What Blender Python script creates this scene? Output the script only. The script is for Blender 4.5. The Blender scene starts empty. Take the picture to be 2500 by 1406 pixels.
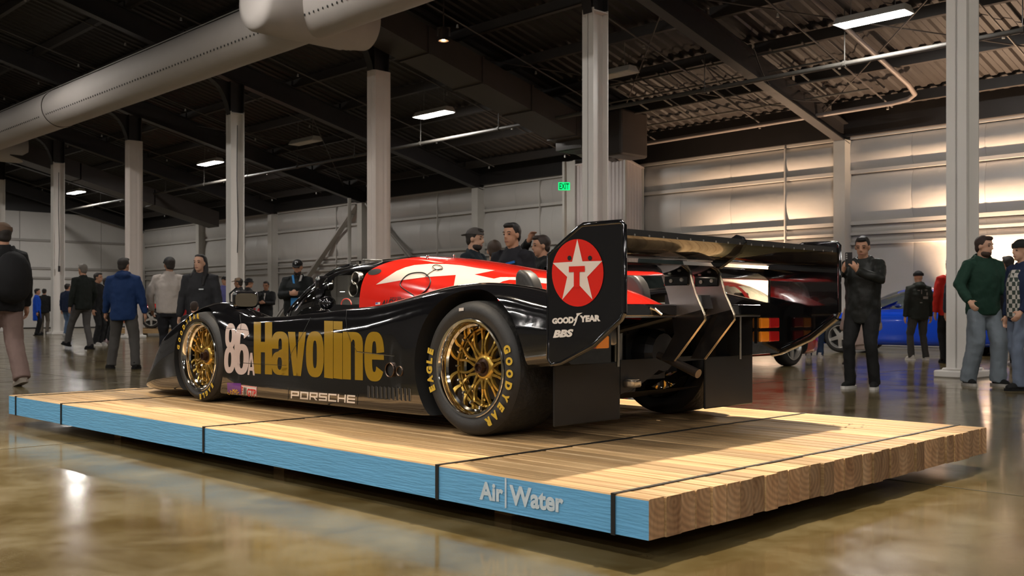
import bpy, bmesh, math, random
import numpy as np
from mathutils import Vector, Matrix, noise
from mathutils.bvhtree import BVHTree
from mathutils.geometry import tessellate_polygon

# ------------------------------------------------------------------ camera, world, exposure
scn = bpy.context.scene
col = scn.collection
FPX, HZ, CAMH = 2500.0, 757.0, 0.84          # focal length and horizon row in pixels of the 2500x1406 photo
cd = bpy.data.cameras.new('camera'); cam = bpy.data.objects.new('camera', cd); col.objects.link(cam)
cam.location = (0, 0, CAMH); cam.rotation_euler = (math.pi/2, 0, 0)
cd.sensor_width = 36.0; cd.lens = 36.0; cd.shift_y = (HZ-703.0)/2500.0; cd.clip_end = 300
cd.dof.use_dof = True; cd.dof.focus_distance = 5.4; cd.dof.aperture_fstop = 6.3
scn.camera = cam
w = bpy.data.worlds.new('world'); scn.world = w; w.use_nodes = True
w.node_tree.nodes['Background'].inputs[0].default_value = (0.9, 0.85, 0.8, 1)
w.node_tree.nodes['Background'].inputs[1].default_value = 0.03
vs = scn.view_settings
vs.view_transform = 'Standard'; vs.look = 'None'; vs.gamma = 1.0; vs.use_curve_mapping = False
vs.exposure = 0.85
R = math.radians
rng = random.Random(7)

# ------------------------------------------------------------------ helpers
def put(o, parent=None):
    col.objects.link(o)
    if parent is not None: o.parent = parent
    return o
def tag(o, label=None, cat=None, group=None, kind=None):
    if label: o['label'] = label
    if cat: o['category'] = cat
    if group: o['group'] = group
    if kind: o['kind'] = kind
    return o
def thing(name, label, cat, loc=(0,0,0), rz=0.0, group=None):
    o = bpy.data.objects.new(name, None); col.objects.link(o)
    o.location = loc; o.rotation_euler = (0,0,rz); o.empty_display_size = .1
    return tag(o, label, cat, group)
def lerp(a,b,t): return a+(b-a)*t
def fl(px, py, z=0.0):
    """pixel of a point known to lie at height z -> world point"""
    Y = (CAMH-z)*FPX/(py-HZ); return Vector(((px-1250)/FPX*Y, Y, z))
def at(px, py, Y):
    return Vector(((px-1250)/FPX*Y, Y, CAMH-(py-HZ)*Y/FPX))

class MB:
    def __init__(s): s.v=[]; s.f=[]; s.m=[]; s.M=None; s.mi=0
    def _add(s, vs_, fs):
        n=len(s.v)
        for p in vs_:
            p=Vector(p); s.v.append(tuple(s.M@p) if s.M is not None else tuple(p))
        for f in fs: s.f.append(tuple(i+n for i in f)); s.m.append(s.mi)
    def box(s, x0,x1,y0,y1,z0,z1):
        s._add([(x0,y0,z0),(x1,y0,z0),(x1,y1,z0),(x0,y1,z0),(x0,y0,z1),(x1,y0,z1),(x1,y1,z1),(x0,y1,z1)],
               [(0,3,2,1),(4,5,6,7),(0,1,5,4),(1,2,6,5),(2,3,7,6),(3,0,4,7)]); return s
    def hexa(s, p):   # 8 explicit points, bottom 4 ccw then top 4
        s._add(p,[(0,3,2,1),(4,5,6,7),(0,1,5,4),(1,2,6,5),(2,3,7,6),(3,0,4,7)]); return s
    def bar(s, p0,p1,w_,h_,up=(0,0,1)):
        p0=Vector(p0);p1=Vector(p1);d=(p1-p0).normalized();u=Vector(up)
        x=d.cross(u)
        if x.length<1e-4: x=d.cross(Vector((1,0,0)))
        x.normalize();y=x.cross(d);x=x*(w_/2);y=y*(h_/2)
        s.hexa([p0-x-y,p0+x-y,p1+x-y,p1-x-y,p0-x+y,p0+x+y,p1+x+y,p1-x+y]); return s
    def tube(s, pts, r, n=10, caps=True):
        pts=[Vector(p) for p in pts]; k=len(pts)
        rr=r if hasattr(r,'__len__') else [r]*k
        rings=[];up=None
        for i in range(k):
            d=(pts[min(i+1,k-1)]-pts[max(i-1,0)])
            if d.length<1e-9: d=Vector((0,0,1))
            d.normalize()
            if up is None:
                up=Vector((0,0,1)) if abs(d.z)<.9 else Vector((1,0,0))
            x=d.cross(up)
            if x.length<1e-5: x=d.orthogonal()
            x.normalize(); y=x.cross(d).normalized(); up=y
            rings.append([pts[i]+(x*math.cos(2*math.pi*j/n)+y*math.sin(2*math.pi*j/n))*rr[i] for j in range(n)])
        vs_=[p for q in rings for p in q]
        fs=[(i*n+j,(i+1)*n+j,(i+1)*n+(j+1)%n,i*n+(j+1)%n) for i in range(k-1) for j in range(n)]
        if caps: fs+=[tuple(range(n)),tuple(range((k-1)*n+n-1,(k-1)*n-1,-1))]
        s._add(vs_,fs); return s
    def cyl(s,p0,p1,r0,r1=None,n=16): return s.tube([p0,p1],[r0,r0 if r1 is None else r1],n)
    def prism(s, poly, M, t0, t1):
        """polygon in (x,y) extruded in local z from t0 to t1, placed by matrix M"""
        n=len(poly); vs_=[M@Vector((x,y,t0)) for x,y in poly]+[M@Vector((x,y,t1)) for x,y in poly]
        fs=[tuple(range(n-1,-1,-1)),tuple(range(n,2*n))]+[(i,(i+1)%n,n+(i+1)%n,n+i) for i in range(n)]
        s._add(vs_,fs); return s
    def lathe(s, prof, M=None, n=24, close=False):
        """profile of (r,h) about local z"""
        M=M or Matrix.Identity(4); k=len(prof)
        vs_=[M@Vector((r*math.cos(2*math.pi*j/n),r*math.sin(2*math.pi*j/n),h)) for r,h in prof for j in range(n)]
        fs=[(i*n+j,i*n+(j+1)%n,(i+1)*n+(j+1)%n,(i+1)*n+j) for i in range(k-1) for j in range(n)]
        if close: fs+=[((k-1)*n+j,(k-1)*n+(j+1)%n,(j+1)%n,j) for j in range(n)]
        s._add(vs_,fs); return s
    def sph(s, c, rad, n=12, m=8, M=None):
        rx,ry,rz=rad if hasattr(rad,'__len__') else (rad,)*3
        c=Vector(c); M=M or Matrix.Identity(3); vs_=[c+M@Vector((0,0,rz))]
        for i in range(1,m):
            t=math.pi*i/m
            for j in range(n):
                p=2*math.pi*j/n; vs_.append(c+M@Vector((rx*math.sin(t)*math.cos(p),ry*math.sin(t)*math.sin(p),rz*math.cos(t))))
        vs_.append(c+M@Vector((0,0,-rz))); L=len(vs_)-1
        fs=[(0,1+j,1+(j+1)%n) for j in range(n)]
        fs+=[(1+i*n+j,1+(i+1)*n+j,1+(i+1)*n+(j+1)%n,1+i*n+(j+1)%n) for i in range(m-2) for j in range(n)]
        fs+=[(1+(m-2)*n+(j+1)%n,1+(m-2)*n+j,L) for j in range(n)]
        s._add(vs_,fs); return s
    def grid(s, rows, closed=False):
        k=len(rows);n=len(rows[0]); vs_=[p for r_ in rows for p in r_]
        fs=[(i*n+j,i*n+(j+1)%n,(i+1)*n+(j+1)%n,(i+1)*n+j) for i in range(k-1) for j in range(n if closed else n-1)]
        s._add(vs_,fs); return s
    def mesh(s, name, mats, smooth=None):
        me=bpy.data.meshes.new(name); me.from_pydata(s.v,[],s.f)
        for m in (mats if isinstance(mats,(list,tuple)) else [mats]): me.materials.append(m)
        if any(s.m): me.polygons.foreach_set('material_index',s.m)
        if smooth is not None:
            me.polygons.foreach_set('use_smooth',[True]*len(me.polygons))
            if smooth<180: me.set_sharp_from_angle(angle=R(smooth))
        me.update(); return me
    def build(s, name, mats, parent=None, smooth=None):
        return put(bpy.data.objects.new(name, s.mesh(name,mats,smooth)), parent)
def inst(name, me, parent=None, loc=(0,0,0), rot=(0,0,0)):
    o=bpy.data.objects.new(name, me); o.location=loc; o.rotation_euler=rot; return put(o,parent)
def recalc(me):
    b=bmesh.new(); b.from_mesh(me); bmesh.ops.recalc_face_normals(b,faces=b.faces); b.to_mesh(me); b.free()
def bevel(o, wd=.01, seg=2):
    m=o.modifiers.new('bevel','BEVEL'); m.width=wd; m.segments=seg; m.limit_method='ANGLE'; m.angle_limit=R(40); return o

# ------------------------------------------------------------------ materials
def new_mat(name):
    m=bpy.data.materials.new(name); m.use_nodes=True; nt=m.node_tree
    return m, nt, nt.nodes['Principled BSDF']
def mat(name, c, rough=.5, metal=0.0, coat=0.0, spec=.5, var=0.0, scale=8.0, bump=0.0, bscale=60.0, emit=None, estr=0.0, stretch=None, trans=0.0, ior=1.45, alpha=1.0, rvar=0.0, objrand=0.0):
    m,nt,b=new_mat(name); L=nt.links
    b.inputs['Base Color'].default_value=(*c,1); b.inputs['Roughness'].default_value=rough; b.inputs['Metallic'].default_value=metal
    b.inputs['Coat Weight'].default_value=coat; b.inputs['Coat Roughness'].default_value=.03; b.inputs['Specular IOR Level'].default_value=spec
    b.inputs['Transmission Weight'].default_value=trans; b.inputs['IOR'].default_value=ior; b.inputs['Alpha'].default_value=alpha
    if emit: b.inputs['Emission Color'].default_value=(*emit,1); b.inputs['Emission Strength'].default_value=estr
    if var or bump or rvar:
        tc=nt.nodes.new('ShaderNodeTexCoord'); src=tc.outputs['Object']
        if stretch:
            mp=nt.nodes.new('ShaderNodeMapping'); mp.inputs['Scale'].default_value=stretch; L.new(src,mp.inputs[0]); src=mp.outputs[0]
        nz=nt.nodes.new('ShaderNodeTexNoise'); nz.inputs['Scale'].default_value=scale; nz.inputs['Detail'].default_value=5; L.new(src,nz.inputs['Vector'])
        if var:
            mx=nt.nodes.new('ShaderNodeMix'); mx.data_type='RGBA'
            mx.inputs[6].default_value=tuple(max(0,x*(1-var)) for x in c)+(1,); mx.inputs[7].default_value=tuple(min(1,x*(1+var)) for x in c)+(1,)
            L.new(nz.outputs['Fac'],mx.inputs[0]); L.new(mx.outputs[2],b.inputs['Base Color'])
        if rvar:
            mr=nt.nodes.new('ShaderNodeMapRange'); mr.inputs[1].default_value=.3; mr.inputs[2].default_value=.7
            mr.inputs[3].default_value=max(0,rough-rvar); mr.inputs[4].default_value=rough+rvar
            L.new(nz.outputs['Fac'],mr.inputs[0]); L.new(mr.outputs[0],b.inputs['Roughness'])
        if bump:
            n2=nt.nodes.new('ShaderNodeTexNoise'); n2.inputs['Scale'].default_value=bscale; n2.inputs['Detail'].default_value=3; L.new(src,n2.inputs['Vector'])
            bp=nt.nodes.new('ShaderNodeBump'); bp.inputs['Strength'].default_value=bump; bp.inputs['Distance'].default_value=.02
            L.new(n2.outputs['Fac'],bp.inputs['Height']); L.new(bp.outputs[0],b.inputs['Normal'])
    return m
def glass(name, c=(.9,.9,.9), rough=.02, alpha=.25):
    m,nt,b=new_mat(name); L=nt.links
    out=nt.nodes['Material Output']; gl=nt.nodes.new('ShaderNodeBsdfGlossy'); tr=nt.nodes.new('ShaderNodeBsdfTransparent')
    gl.inputs['Roughness'].default_value=rough; tr.inputs['Color'].default_value=(*c,1)
    lw=nt.nodes.new('ShaderNodeLayerWeight'); lw.inputs['Blend'].default_value=.5
    pw=nt.nodes.new('ShaderNodeMath'); pw.operation='POWER'; pw.inputs[1].default_value=3.0; L.new(lw.outputs['Facing'],pw.inputs[0])
    ad=nt.nodes.new('ShaderNodeMath'); ad.operation='MULTIPLY_ADD'; ad.inputs[1].default_value=.7; ad.inputs[2].default_value=alpha*.3; L.new(pw.outputs[0],ad.inputs[0])
    mx=nt.nodes.new('ShaderNodeMixShader'); L.new(ad.outputs[0],mx.inputs[0]); L.new(tr.outputs[0],mx.inputs[1]); L.new(gl.outputs[0],mx.inputs[2])
    L.new(mx.outputs[0],out.inputs[0]); return m
KEYS=[((2.6,7.9,7.0),(-.30,5.5,.3),2900,47),((-4.2,6.2,7.4),(-1.8,6.6,.4),700,50)]
UPL=[(2.9,2400,.42),(8.3,1300,.75),(-4.5,800,.75),(13.8,150,.9)]
# ------------------------------------------------------------------ hall: grid of 6.155 m bays, row of columns 8.49 m from the right wall
A2=Vector((-.690,.7238,0)).normalized(); B2=Vector((A2.y,-A2.x,0)); C0=Vector((5.655,12.85,0)); BAY=6.155; SW=8.49
def bw(al,s,z=0.0): return C0+A2*al+B2*s+Vector((0,0,z))
HM=Matrix(((A2.x,-B2.x,0,C0.x),(A2.y,-B2.y,0,C0.y),(0,0,1,0),(0,0,0,1)))   # hall frame: x along the hall, y towards -B
def hbox(m,al0,al1,s0,s1,z0,z1): m.M=HM; m.box(al0,al1,-s1,-s0,z0,z1); m.M=None
AL0,AL1=-26.0,BAY*7.1; SL=-30.0; RIDGE=-10.5; EAVE=4.68; PITCH=.26
def zr(s): return 5.22+PITCH*((SW-s) if s>RIDGE else (SW-RIDGE)-(RIDGE-s))

# floor --------------------------------------------------------------
def floor_mat():
    m,nt,b=new_mat('polished_concrete'); L=nt.links
    tc=nt.nodes.new('ShaderNodeTexCoord')
    def nz(sc,det,rough=.6,dist=0):
        n=nt.nodes.new('ShaderNodeTexNoise'); n.inputs['Scale'].default_value=sc; n.inputs['Detail'].default_value=det
        n.inputs['Roughness'].default_value=rough; n.inputs['Distortion'].default_value=dist; L.new(tc.outputs['Object'],n.inputs['Vector']); return n
    n1=nz(.55,6,.62,.6); n2=nz(2.3,8,.7,.4); n3=nz(14,4)
    mx=nt.nodes.new('ShaderNodeMath'); mx.operation='MULTIPLY_ADD'; mx.inputs[1].default_value=.5; L.new(n2.outputs['Fac'],mx.inputs[0])
    m2=nt.nodes.new('ShaderNodeMath'); m2.operation='MULTIPLY'; m2.inputs[1].default_value=.5; L.new(n1.outputs['Fac'],m2.inputs[0]); L.new(m2.outputs[0],mx.inputs[2])
    cr=nt.nodes.new('ShaderNodeValToRGB'); e=cr.color_ramp.elements
    e[0].position=.34; e[0].color=(.066,.042,.015,1); e[1].position=.66; e[1].color=(.235,.195,.11,1)
    for p,c in ((.44,(.098,.070,.026,1)),(.52,(.138,.106,.047,1)),(.60,(.178,.144,.075,1))):
        k=e.new(p); k.color=c
    L.new(mx.outputs[0],cr.inputs[0]); L.new(cr.outputs[0],b.inputs['Base Color'])
    mr=nt.nodes.new('ShaderNodeMapRange'); mr.inputs[1].default_value=.3; mr.inputs[2].default_value=.7; mr.inputs[3].default_value=.10; mr.inputs[4].default_value=.24
    L.new(n2.outputs['Fac'],mr.inputs[0]); L.new(mr.outputs[0],b.inputs['Roughness'])
    bp=nt.nodes.new('ShaderNodeBump'); bp.inputs['Strength'].default_value=.06; bp.inputs['Distance'].default_value=.02
    n4=nz(1.6,3); L.new(n4.outputs['Fac'],bp.inputs['Height']); L.new(bp.outputs[0],b.inputs['Normal'])
    b.inputs['Specular IOR Level'].default_value=.62; b.inputs['Coat Weight'].default_value=.15; b.inputs['Coat Roughness'].default_value=.08
    return m
M_floor=floor_mat(); M_joint=mat('floor_joint',(.05,.04,.02),.5)
m=MB(); hbox(m,AL0,AL1,SL,SW+.05,-.2,0); fo=m.build('floor',M_floor); tag(fo,kind='structure')
js=MB(); js.M=HM
for k in range(-4,8):
    js.box(k*BAY+1.2-.006,k*BAY+1.2+.006,-SW,-SL,-.01,.0012)
for s_ in (4.2,-2.0,-8.1,-12.1,-14.3,-20.4): js.box(AL0,AL1,-s_-.006,-s_+.006,-.01,.0012)
tag(js.build('floor_joint',M_joint,fo),kind='stuff')

# right wall: backing sheet, posts, girts, bulging insulation panels ----
M_wall=mat('wall_vinyl',(.52,.50,.475),.42,var=.05,scale=2.5,bump=.25,bscale=5)
M_sheet2=mat('wall_sheet_dark',(.20,.19,.175),.5); M_sheet=mat('wall_sheet',(.36,.34,.31),.5); M_girt=mat('girt_paint',(.50,.48,.45),.45); M_post=mat('post_paint',(.53,.51,.47),.45,var=.06,scale=5)
M_dark=mat('roof_dark_paint',(.018,.016,.016),.5,var=.25,scale=3); M_beam=mat('beam_dark_paint',(.030,.027,.027),.42,var=.2,scale=4)
m=MB(); hbox(m,AL0,AL1,SW+.10,SW+.16,0,zr(SW)); wr=m.build('wall_right',M_sheet); tag(wr,kind='structure')
ROWS=[(0.05,2.30,.03),(2.36,2.52,.02),(2.58,2.75,.025),(2.83,3.90,.125),(3.98,EAVE+.02,.12)]
PW=BAY/4
pan=[]
for z0,z1,bl in ROWS:
    q=MB(); k=10; rows=[]
    for i in range(k+1):
        t=i/k; d=bl*(math.sin(math.pi*t)**.7)
        rows.append([(-PW/2+.002,d,lerp(z0,z1,t)),(-PW/2+.05,d+.006,lerp(z0,z1,t)),(PW/2-.05,d+.006,lerp(z0,z1,t)),(PW/2-.002,d,lerp(z0,z1,t))])
    q.grid(rows); me=q.mesh('wall_panel',M_wall,smooth=60); recalc(me); pan.append(me)
rz_h=math.atan2(A2.y,A2.x)
for k in range(-16,29):
    for me in pan:
        p=bw((k+.5)*PW,SW+.09); inst('wall_panel',me,wr,p,(0,0,rz_h))
for z0,h_ in ((2.30,.06),(2.52,.06),(2.75,.08),(3.90,.08),(EAVE,.06)):
    for k in range(-4,8):
        g=MB(); hbox(g,k*BAY+.12,min((k+1)*BAY-.12,AL1),SW-.03,SW+.10,z0,z0+h_); 
        if k<8: g.build('girt',M_girt,wr)
post=MB(); post.box(-.12,.12,-.02,.30,0,EAVE-.02); post.box(-.14,.14,.28,.31,0,EAVE-.05)
pme=post.mesh('wall_post',M_post)
for k in range(-3,8): inst('wall_post',pme,wr,bw(k*BAY if k<7 else k*BAY+.05,SW),(0,0,rz_h))
for k in (1.25,2.42,2.58,3.35,4.3,5.4):      # slim conduit lines up the wall
    g=MB(); g.M=HM; g.box(k*BAY-.015,k*BAY+.015,-SW-.0,-SW+.06,1.0,EAVE); g.build('conduit',M_girt,wr)
# dark band of eave strut above the white sheet
m=MB(); hbox(m,AL0,AL1,SW-.12,SW+.09,EAVE+.06,zr(SW)+.1); m.build('eave_strut',M_dark,wr)

# end wall -----------------------------------------------------------------
m=MB(); hbox(m,AL1+.04,AL1+.12,SL,SW+.1,0,10.6); we=m.build('wall_end',M_dark); tag(we,kind='structure')
for k in range(0,21):
    s1=SW-k*1.85; s0=s1-1.83
    for z0,z1 in ((.05,2.28),(2.34,2.72),(2.82,4.0),(4.1,5.34)):
        q=MB(); q.M=HM
        zl=z1 if s0<SW-1.7 else z1; zq=lambda s: min(z1,EAVE+.35*(SW-s)) 
        pts=[(AL1,-s0,z0),(AL1,-s1,z0),(AL1,-s1,max(z0+.02,zq(s1))),(AL1,-s0,max(z0+.02,zq(s0)))]
        n=[(AL1+.04,p[1],p[2]) for p in pts]
        q.hexa([n[0],n[1],pts[1],pts[0],n[3],n[2],pts[2],pts[3]]); me=q.mesh('wall_panel',M_wall); recalc(me); inst('wall_panel',me,we)
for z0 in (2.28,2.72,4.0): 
    g=MB(); hbox(g,AL1-.06,AL1+.02,SL,SW,z0,z0+.09); g.build('girt',mat('girt_dark',(.30,.28,.26),.5),we)  # end wall girts, darker than those of the right wall
# walls the photograph does not show but the hall has
m=MB(); hbox(m,AL0,AL1,SL-.15,SL,0,zr(SL)); wl=m.build('wall_left',M_sheet2); tag(wl,kind='structure')
m=MB(); hbox(m,AL0-.15,AL0,SL,SW+.1,0,10.6); wb=m.build('wall_back',M_sheet2); tag(wb,kind='structure')

# roof ----------------------------------------------------------------------
M_deck=mat('roof_deck',(.017,.013,.011),.55,var=.25,scale=1.5)
cm=MB(); cm.M=HM
rows=[];
for s_ in (SW+.2,RIDGE,SL-.2):
    rows.append([])
    a_=AL0
    while a_<AL1+.3:
        zz=zr(s_)+.03
        rows[-1]+= [(a_,-s_,zz),(a_+.10,-s_,zz),(a_+.14,-s_,zz+.035),(a_+.24,-s_,zz+.035)]; a_+=.28
cm.grid(rows); ceil=cm.build('ceiling',M_deck); tag(ceil,kind='structure')
pm=MB(); pm.box(0,BAY-.1,-.035,.035,-.20,0); pm.box(0,BAY-.1,-.08,.035,-.21,-.195); pme=pm.mesh('purlin',mat('purlin_paint',(.036,.030,.026),.5,var=.2,scale=6))
for k in range(-2,7):
    s_=SW-.7
    while s_>-13:
        if abs(s_-RIDGE)>.3: inst('purlin',pme,ceil,bw(k*BAY+.05,s_,zr(s_)-.005),(0,0,rz_h))
        s_-=1.52
def rafter(k):
    al=k*BAY; q=MB(); q.M=HM
    def seg(s0,s1,d0,d1):
        z0=zr(s0)-.21; z1=zr(s1)-.21
        q.hexa([(al-.01,-s0,z0-d0),(al+.01,-s0,z0-d0),(al+.01,-s1,z1-d1),(al-.01,-s1,z1-d1),(al-.01,-s0,z0),(al+.01,-s0,z0),(al+.01,-s1,z1),(al-.01,-s1,z1)])
        for dd,th in ((1,.025),(0,.02)):
            a0=z0-d0*dd; a1=z1-d1*dd
            q.hexa([(al-.12,-s0,a0-th),(al+.12,-s0,a0-th),(al+.12,-s1,a1-th),(al-.12,-s1,a1-th),(al-.12,-s0,a0),(al+.12,-s0,a0),(al+.12,-s1,a1),(al-.12,-s1,a1)])
    seg(SW-.05,6.0,.42,.45); seg(6.0,1.2,.45,.52); seg(1.2,.2,.52,.54); seg(.2,-.25,.54,.54); seg(-.25,-1.6,.54,.5); seg(-1.6,RIDGE,.5,.45)
    seg(RIDGE,-19.,.5,.6)
    me=q.mesh('rafter',M_beam); recalc(me); inst('rafter',me,ceil)
for k in range(-2,8): rafter(k)

# steel columns -----------------------------------------------------------------
M_col=mat('column_white_paint',(.74,.71,.67),.4,var=.05,scale=3); M_cloth=mat('column_drape_cloth',(.72,.64,.59),.75,var=.06,scale=4)
clabels={0:'tall white steel column on a white plinth, beside the man in the green hoodie',1:'white steel column rising behind the large tail fin of the race car',
 2:'column with a pleated pinkish drape behind the race car cockpit',3:'white steel column behind the woman with long black hair, cable down its web',
 4:'draped white column behind the man in the blue jacket',5:'white steel column with a hanging power cable, behind the grey-haired man',6:'white steel column at the far end of the row, behind the man in the beanie'}
for k in range(0,7):
    t=thing('steel_column',clabels[k],'column',bw(k*BAY,0),rz_h,'steel columns in a row along the hall')
    WT=5.9; top=zr(0)-.21-.56
    fw,dp=.125,.19
    def hsec(z0,z1,g=0):
        q=MB(); q.box(-fw,fw,-dp-g,-dp+.02,z0,z1); q.box(-fw,fw,dp-.02,dp+g,z0,z1); q.box(-.012,.012,-dp,dp,z0,z1); return q
    if k in (2,4):
        q=MB(); ring=[]; n=28
        for i in range(n):
            a_=2*math.pi*i/n; cx,sy=math.cos(a_),math.sin(a_); sq=max(abs(cx),abs(sy)); w_=1+.035*math.sin(i*2.9)
            ring.append(((fw+.02)*cx/sq*w_,(dp+.03)*sy/sq*w_))
        q.prism(ring,Matrix.Identity(4),.02,WT); q.build('drape',M_cloth,t)
    else:
        q=hsec(.02,WT); q.box(-fw,fw,-dp,dp,WT-.05,WT-.03); q.build('shaft',M_col,t)
    q=hsec(WT,top) if k not in (2,4) else hsec(WT,top); q.build('upper_shaft',M_beam,t)
    q=MB(); pf=[(0,0),(.62,.06),(.42,-.06),(.28,-.18),(.16,-.36),(.06,-.60),(0,-.85)]
    Mx=Matrix(((0,0,1,0),(1,0,0,dp-.01),(0,1,0,top),(0,0,0,1))); q.prism(pf,Mx,-.012,.012)
    q2=[Mx@Vector((x,y,0)) for x,y in pf[1:]]
    for i in range(len(q2)-1): q.bar(q2[i],q2[i+1],.2,.02,up=(1,0,0)) if False else q.hexa([q2[i]+Vector((-.1,0,-.01)),q2[i]+Vector((.1,0,-.01)),q2[i+1]+Vector((.1,0,-.01)),q2[i+1]+Vector((-.1,0,-.01)),q2[i]+Vector((-.1,0.012,.01)),q2[i]+Vector((.1,0.012,.01)),q2[i+1]+Vector((.1,0.012,.01)),q2[i+1]+Vector((-.1,0.012,.01))])
    q.build('haunch',M_beam,t)
    q=MB(); q.box(-.24,.24,-.30,.30,0,.09); q.box(-.17,.17,-.23,.23,.09,.12); o=q.build('plinth',M_col,t); bevel(o,.02,1)
    if k in (3,5):
        q=MB(); q.tube([(-fw-.02,.02,WT-.35),(-fw-.02,.03,4.2),(-fw-.02,.0,3.0),(-fw-.02,.02,2.3)],.012,6); q.build('cable',M_dark,t)
        if k==5: q=MB(); q.box(-fw-.05,-fw+.0,-.02,.04,2.15,2.35); q.build('plug_box',M_dark,t)
# ------------------------------------------------------------------ hanging light fixtures
M_house=mat('fixture_housing',(.62,.60,.56),.4); M_lit=mat('lit_diffuser',(1,1,1),.5,emit=(1.0,.95,.89),estr=95.0); M_unlit=mat('unlit_diffuser',(.62,.58,.52),.5); M_wire=mat('hanger_wire',(.25,.24,.22),.5,metal=.6)
def fixture(al,s,z,lit,label,group):
    t=thing('hanging_light',label,'light fixture',bw(al,s,z),rz_h,group)
    q=MB(); L2,w0,w1=.62,.11,.19
    q.hexa([(-L2-.03,-w1,.0),(L2+.03,-w1,.0),(L2+.03,w1,.0),(-L2-.03,w1,.0),(-L2,-w0,.13),(L2,-w0,.13),(L2,w0,.13),(-L2,w0,.13)])
    q.build('housing',M_house,t)
    q=MB(); q.box(-L2+.02,L2-.02,-w1+.03,w1-.03,-.012,-.002); q.build('diffuser',M_lit if lit else M_unlit,t)
    top=zr(s)-z-.02
    for x in (-.4,.4): q=MB(); q.tube([(x,0,.13),(x,0,top)],.006,5); q.build('hanger',M_wire,t)
FL=[(3.0,1,'lit linear light hanging nearest the tall column on the white plinth'),(8.9,0,'unlit linear light hanging by the column behind the tail fin'),
    (14.8,1,'lit linear light hanging right of the draped column'),(20.8,0,'unlit linear light with pale housing between two lit ones, left of the draped column'),
    (26.7,1,'lit linear light hanging left of the column behind the dark-haired woman'),(38.6,1,'lit linear light farthest down the hall, right of the cabled column')]
for al,l,lb in FL: fixture(al,3.55,5.8,l,lb,'hanging lights of the right aisle')
for s_,z_,als in ((-5.8,7.6,(-13.5,-2.6,10.3,22.1,34.0)),(-15.0,7.6,(-19,-13,-7.2,-1.3,4.6,16.2,28.1)),(-20.0,6.6,(-16,-10,-4.2,1.7,7.6)),(-24.0,6.2,(-13.5,-1.6,10.3,22.1,34.0)),(3.55,5.8,(-8.8,-20.6))):
    for al in als: fixture(al,s_,z_,1,'lit linear light hanging out of view over the rest of the hall','hanging lights over the rest of the hall')

# spot cans ---------------------------------------------------------------------
M_can=mat('spot_can',(.10,.09,.085),.35,metal=.7); M_bulb=mat('halogen_bulb',(1,1,1),.4,emit=(1.0,.55,.28),estr=60)
def spot_can(p,label,target=None,power=0,size=40,colr=(1,.84,.64),blend=.5,rad=.10,zt=None):
    t=thing('can_spotlight',label,'spotlight',p,0,'can spotlights under the roof')
    d=(Vector(target)-Vector(p)).normalized() if target is not None else Vector((0,0,-1))
    rot=d.to_track_quat('Z','Y').to_matrix().to_4x4()
    q=MB(); q.lathe([(.0,-.16),(.07,-.16),(.09,-.10),(.10,.08),(.105,.09),(.095,.09),(.08,.0),(0,.0)],rot,16); q.build('can',M_can,t,smooth=40)
    q=MB(); q.sph(rot@Vector((0,0,.035)),(.045,.045,.045),10,6); q.build('bulb',M_bulb,t,smooth=180)
    q=MB(); q.tube([(0,0,.15),(0,0,(zt or 1.0))],.012,6); q.bar((-.11,0,.0),(-.11,0,.16),.015,.03);q.bar((.11,0,.0),(.11,0,.16),.015,.03);q.bar((-.11,0,.16),(.11,0,.16),.03,.015); q.build('yoke',M_can,t)
    if power:
        ld=bpy.data.lights.new('spot','SPOT'); ld.energy=power; ld.color=colr; ld.spot_size=R(size); ld.spot_blend=blend; ld.shadow_soft_size=rad
        lo=put(bpy.data.objects.new('spot_beam',ld),t); lo.matrix_local=Matrix.Translation(d*.13)@d.to_track_quat('-Z','Y').to_matrix().to_4x4()
p=at(1083,88,19.0); al_=(p-C0).dot(A2); s_=(p-C0).dot(B2)
spot_can(p,'small can spotlight glowing warm beside the dark square duct',zt=zr(s_)-p.z)
for (x,y,z),tg,pw,sz in KEYS:
    s_=(Vector((x,y,0))-C0).dot(B2); spot_can((x,y,z),'can spotlight out of view above the race car',tg,pw,sz,zt=zr(s_)-z)

# warm uplights on the floor by the right wall ------------------------------------
M_up=mat('uplight_body',(.03,.03,.03),.4); M_lens=mat('uplight_lens',(1,.8,.6),.3,emit=(1.0,.62,.34),estr=12)
for al,pw,uo in UPL:
    t=thing('floor_uplight','small black uplight on the floor washing the right wall in warm light','floor light',bw(al,SW-uo),rz_h,'warm uplights along the right wall')
    q=MB(); q.box(-.12,.12,-.09,.09,.0,.03); q.box(-.11,.11,-.06,.06,.05,.17); q.box(-.12,-.11,-.03,.03,.0,.13); q.box(.11,.12,-.03,.03,0,.13); q.build('body',M_up,t)
    q=MB(); q.box(-.10,.10,-.05,.05,.171,.176); q.build('lens',M_lens,t)
    ld=bpy.data.lights.new('uplight','SPOT'); ld.energy=pw; ld.color=(1,.67,.43); ld.spot_size=R(95); ld.spot_blend=1.0; ld.shadow_soft_size=.06
    lo=put(bpy.data.objects.new('uplight_beam',ld),t); lo.location=(0,0,.2); lo.rotation_euler=Vector((0,-.28*uo,1)).to_track_quat('-Z','Y').to_euler()

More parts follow.
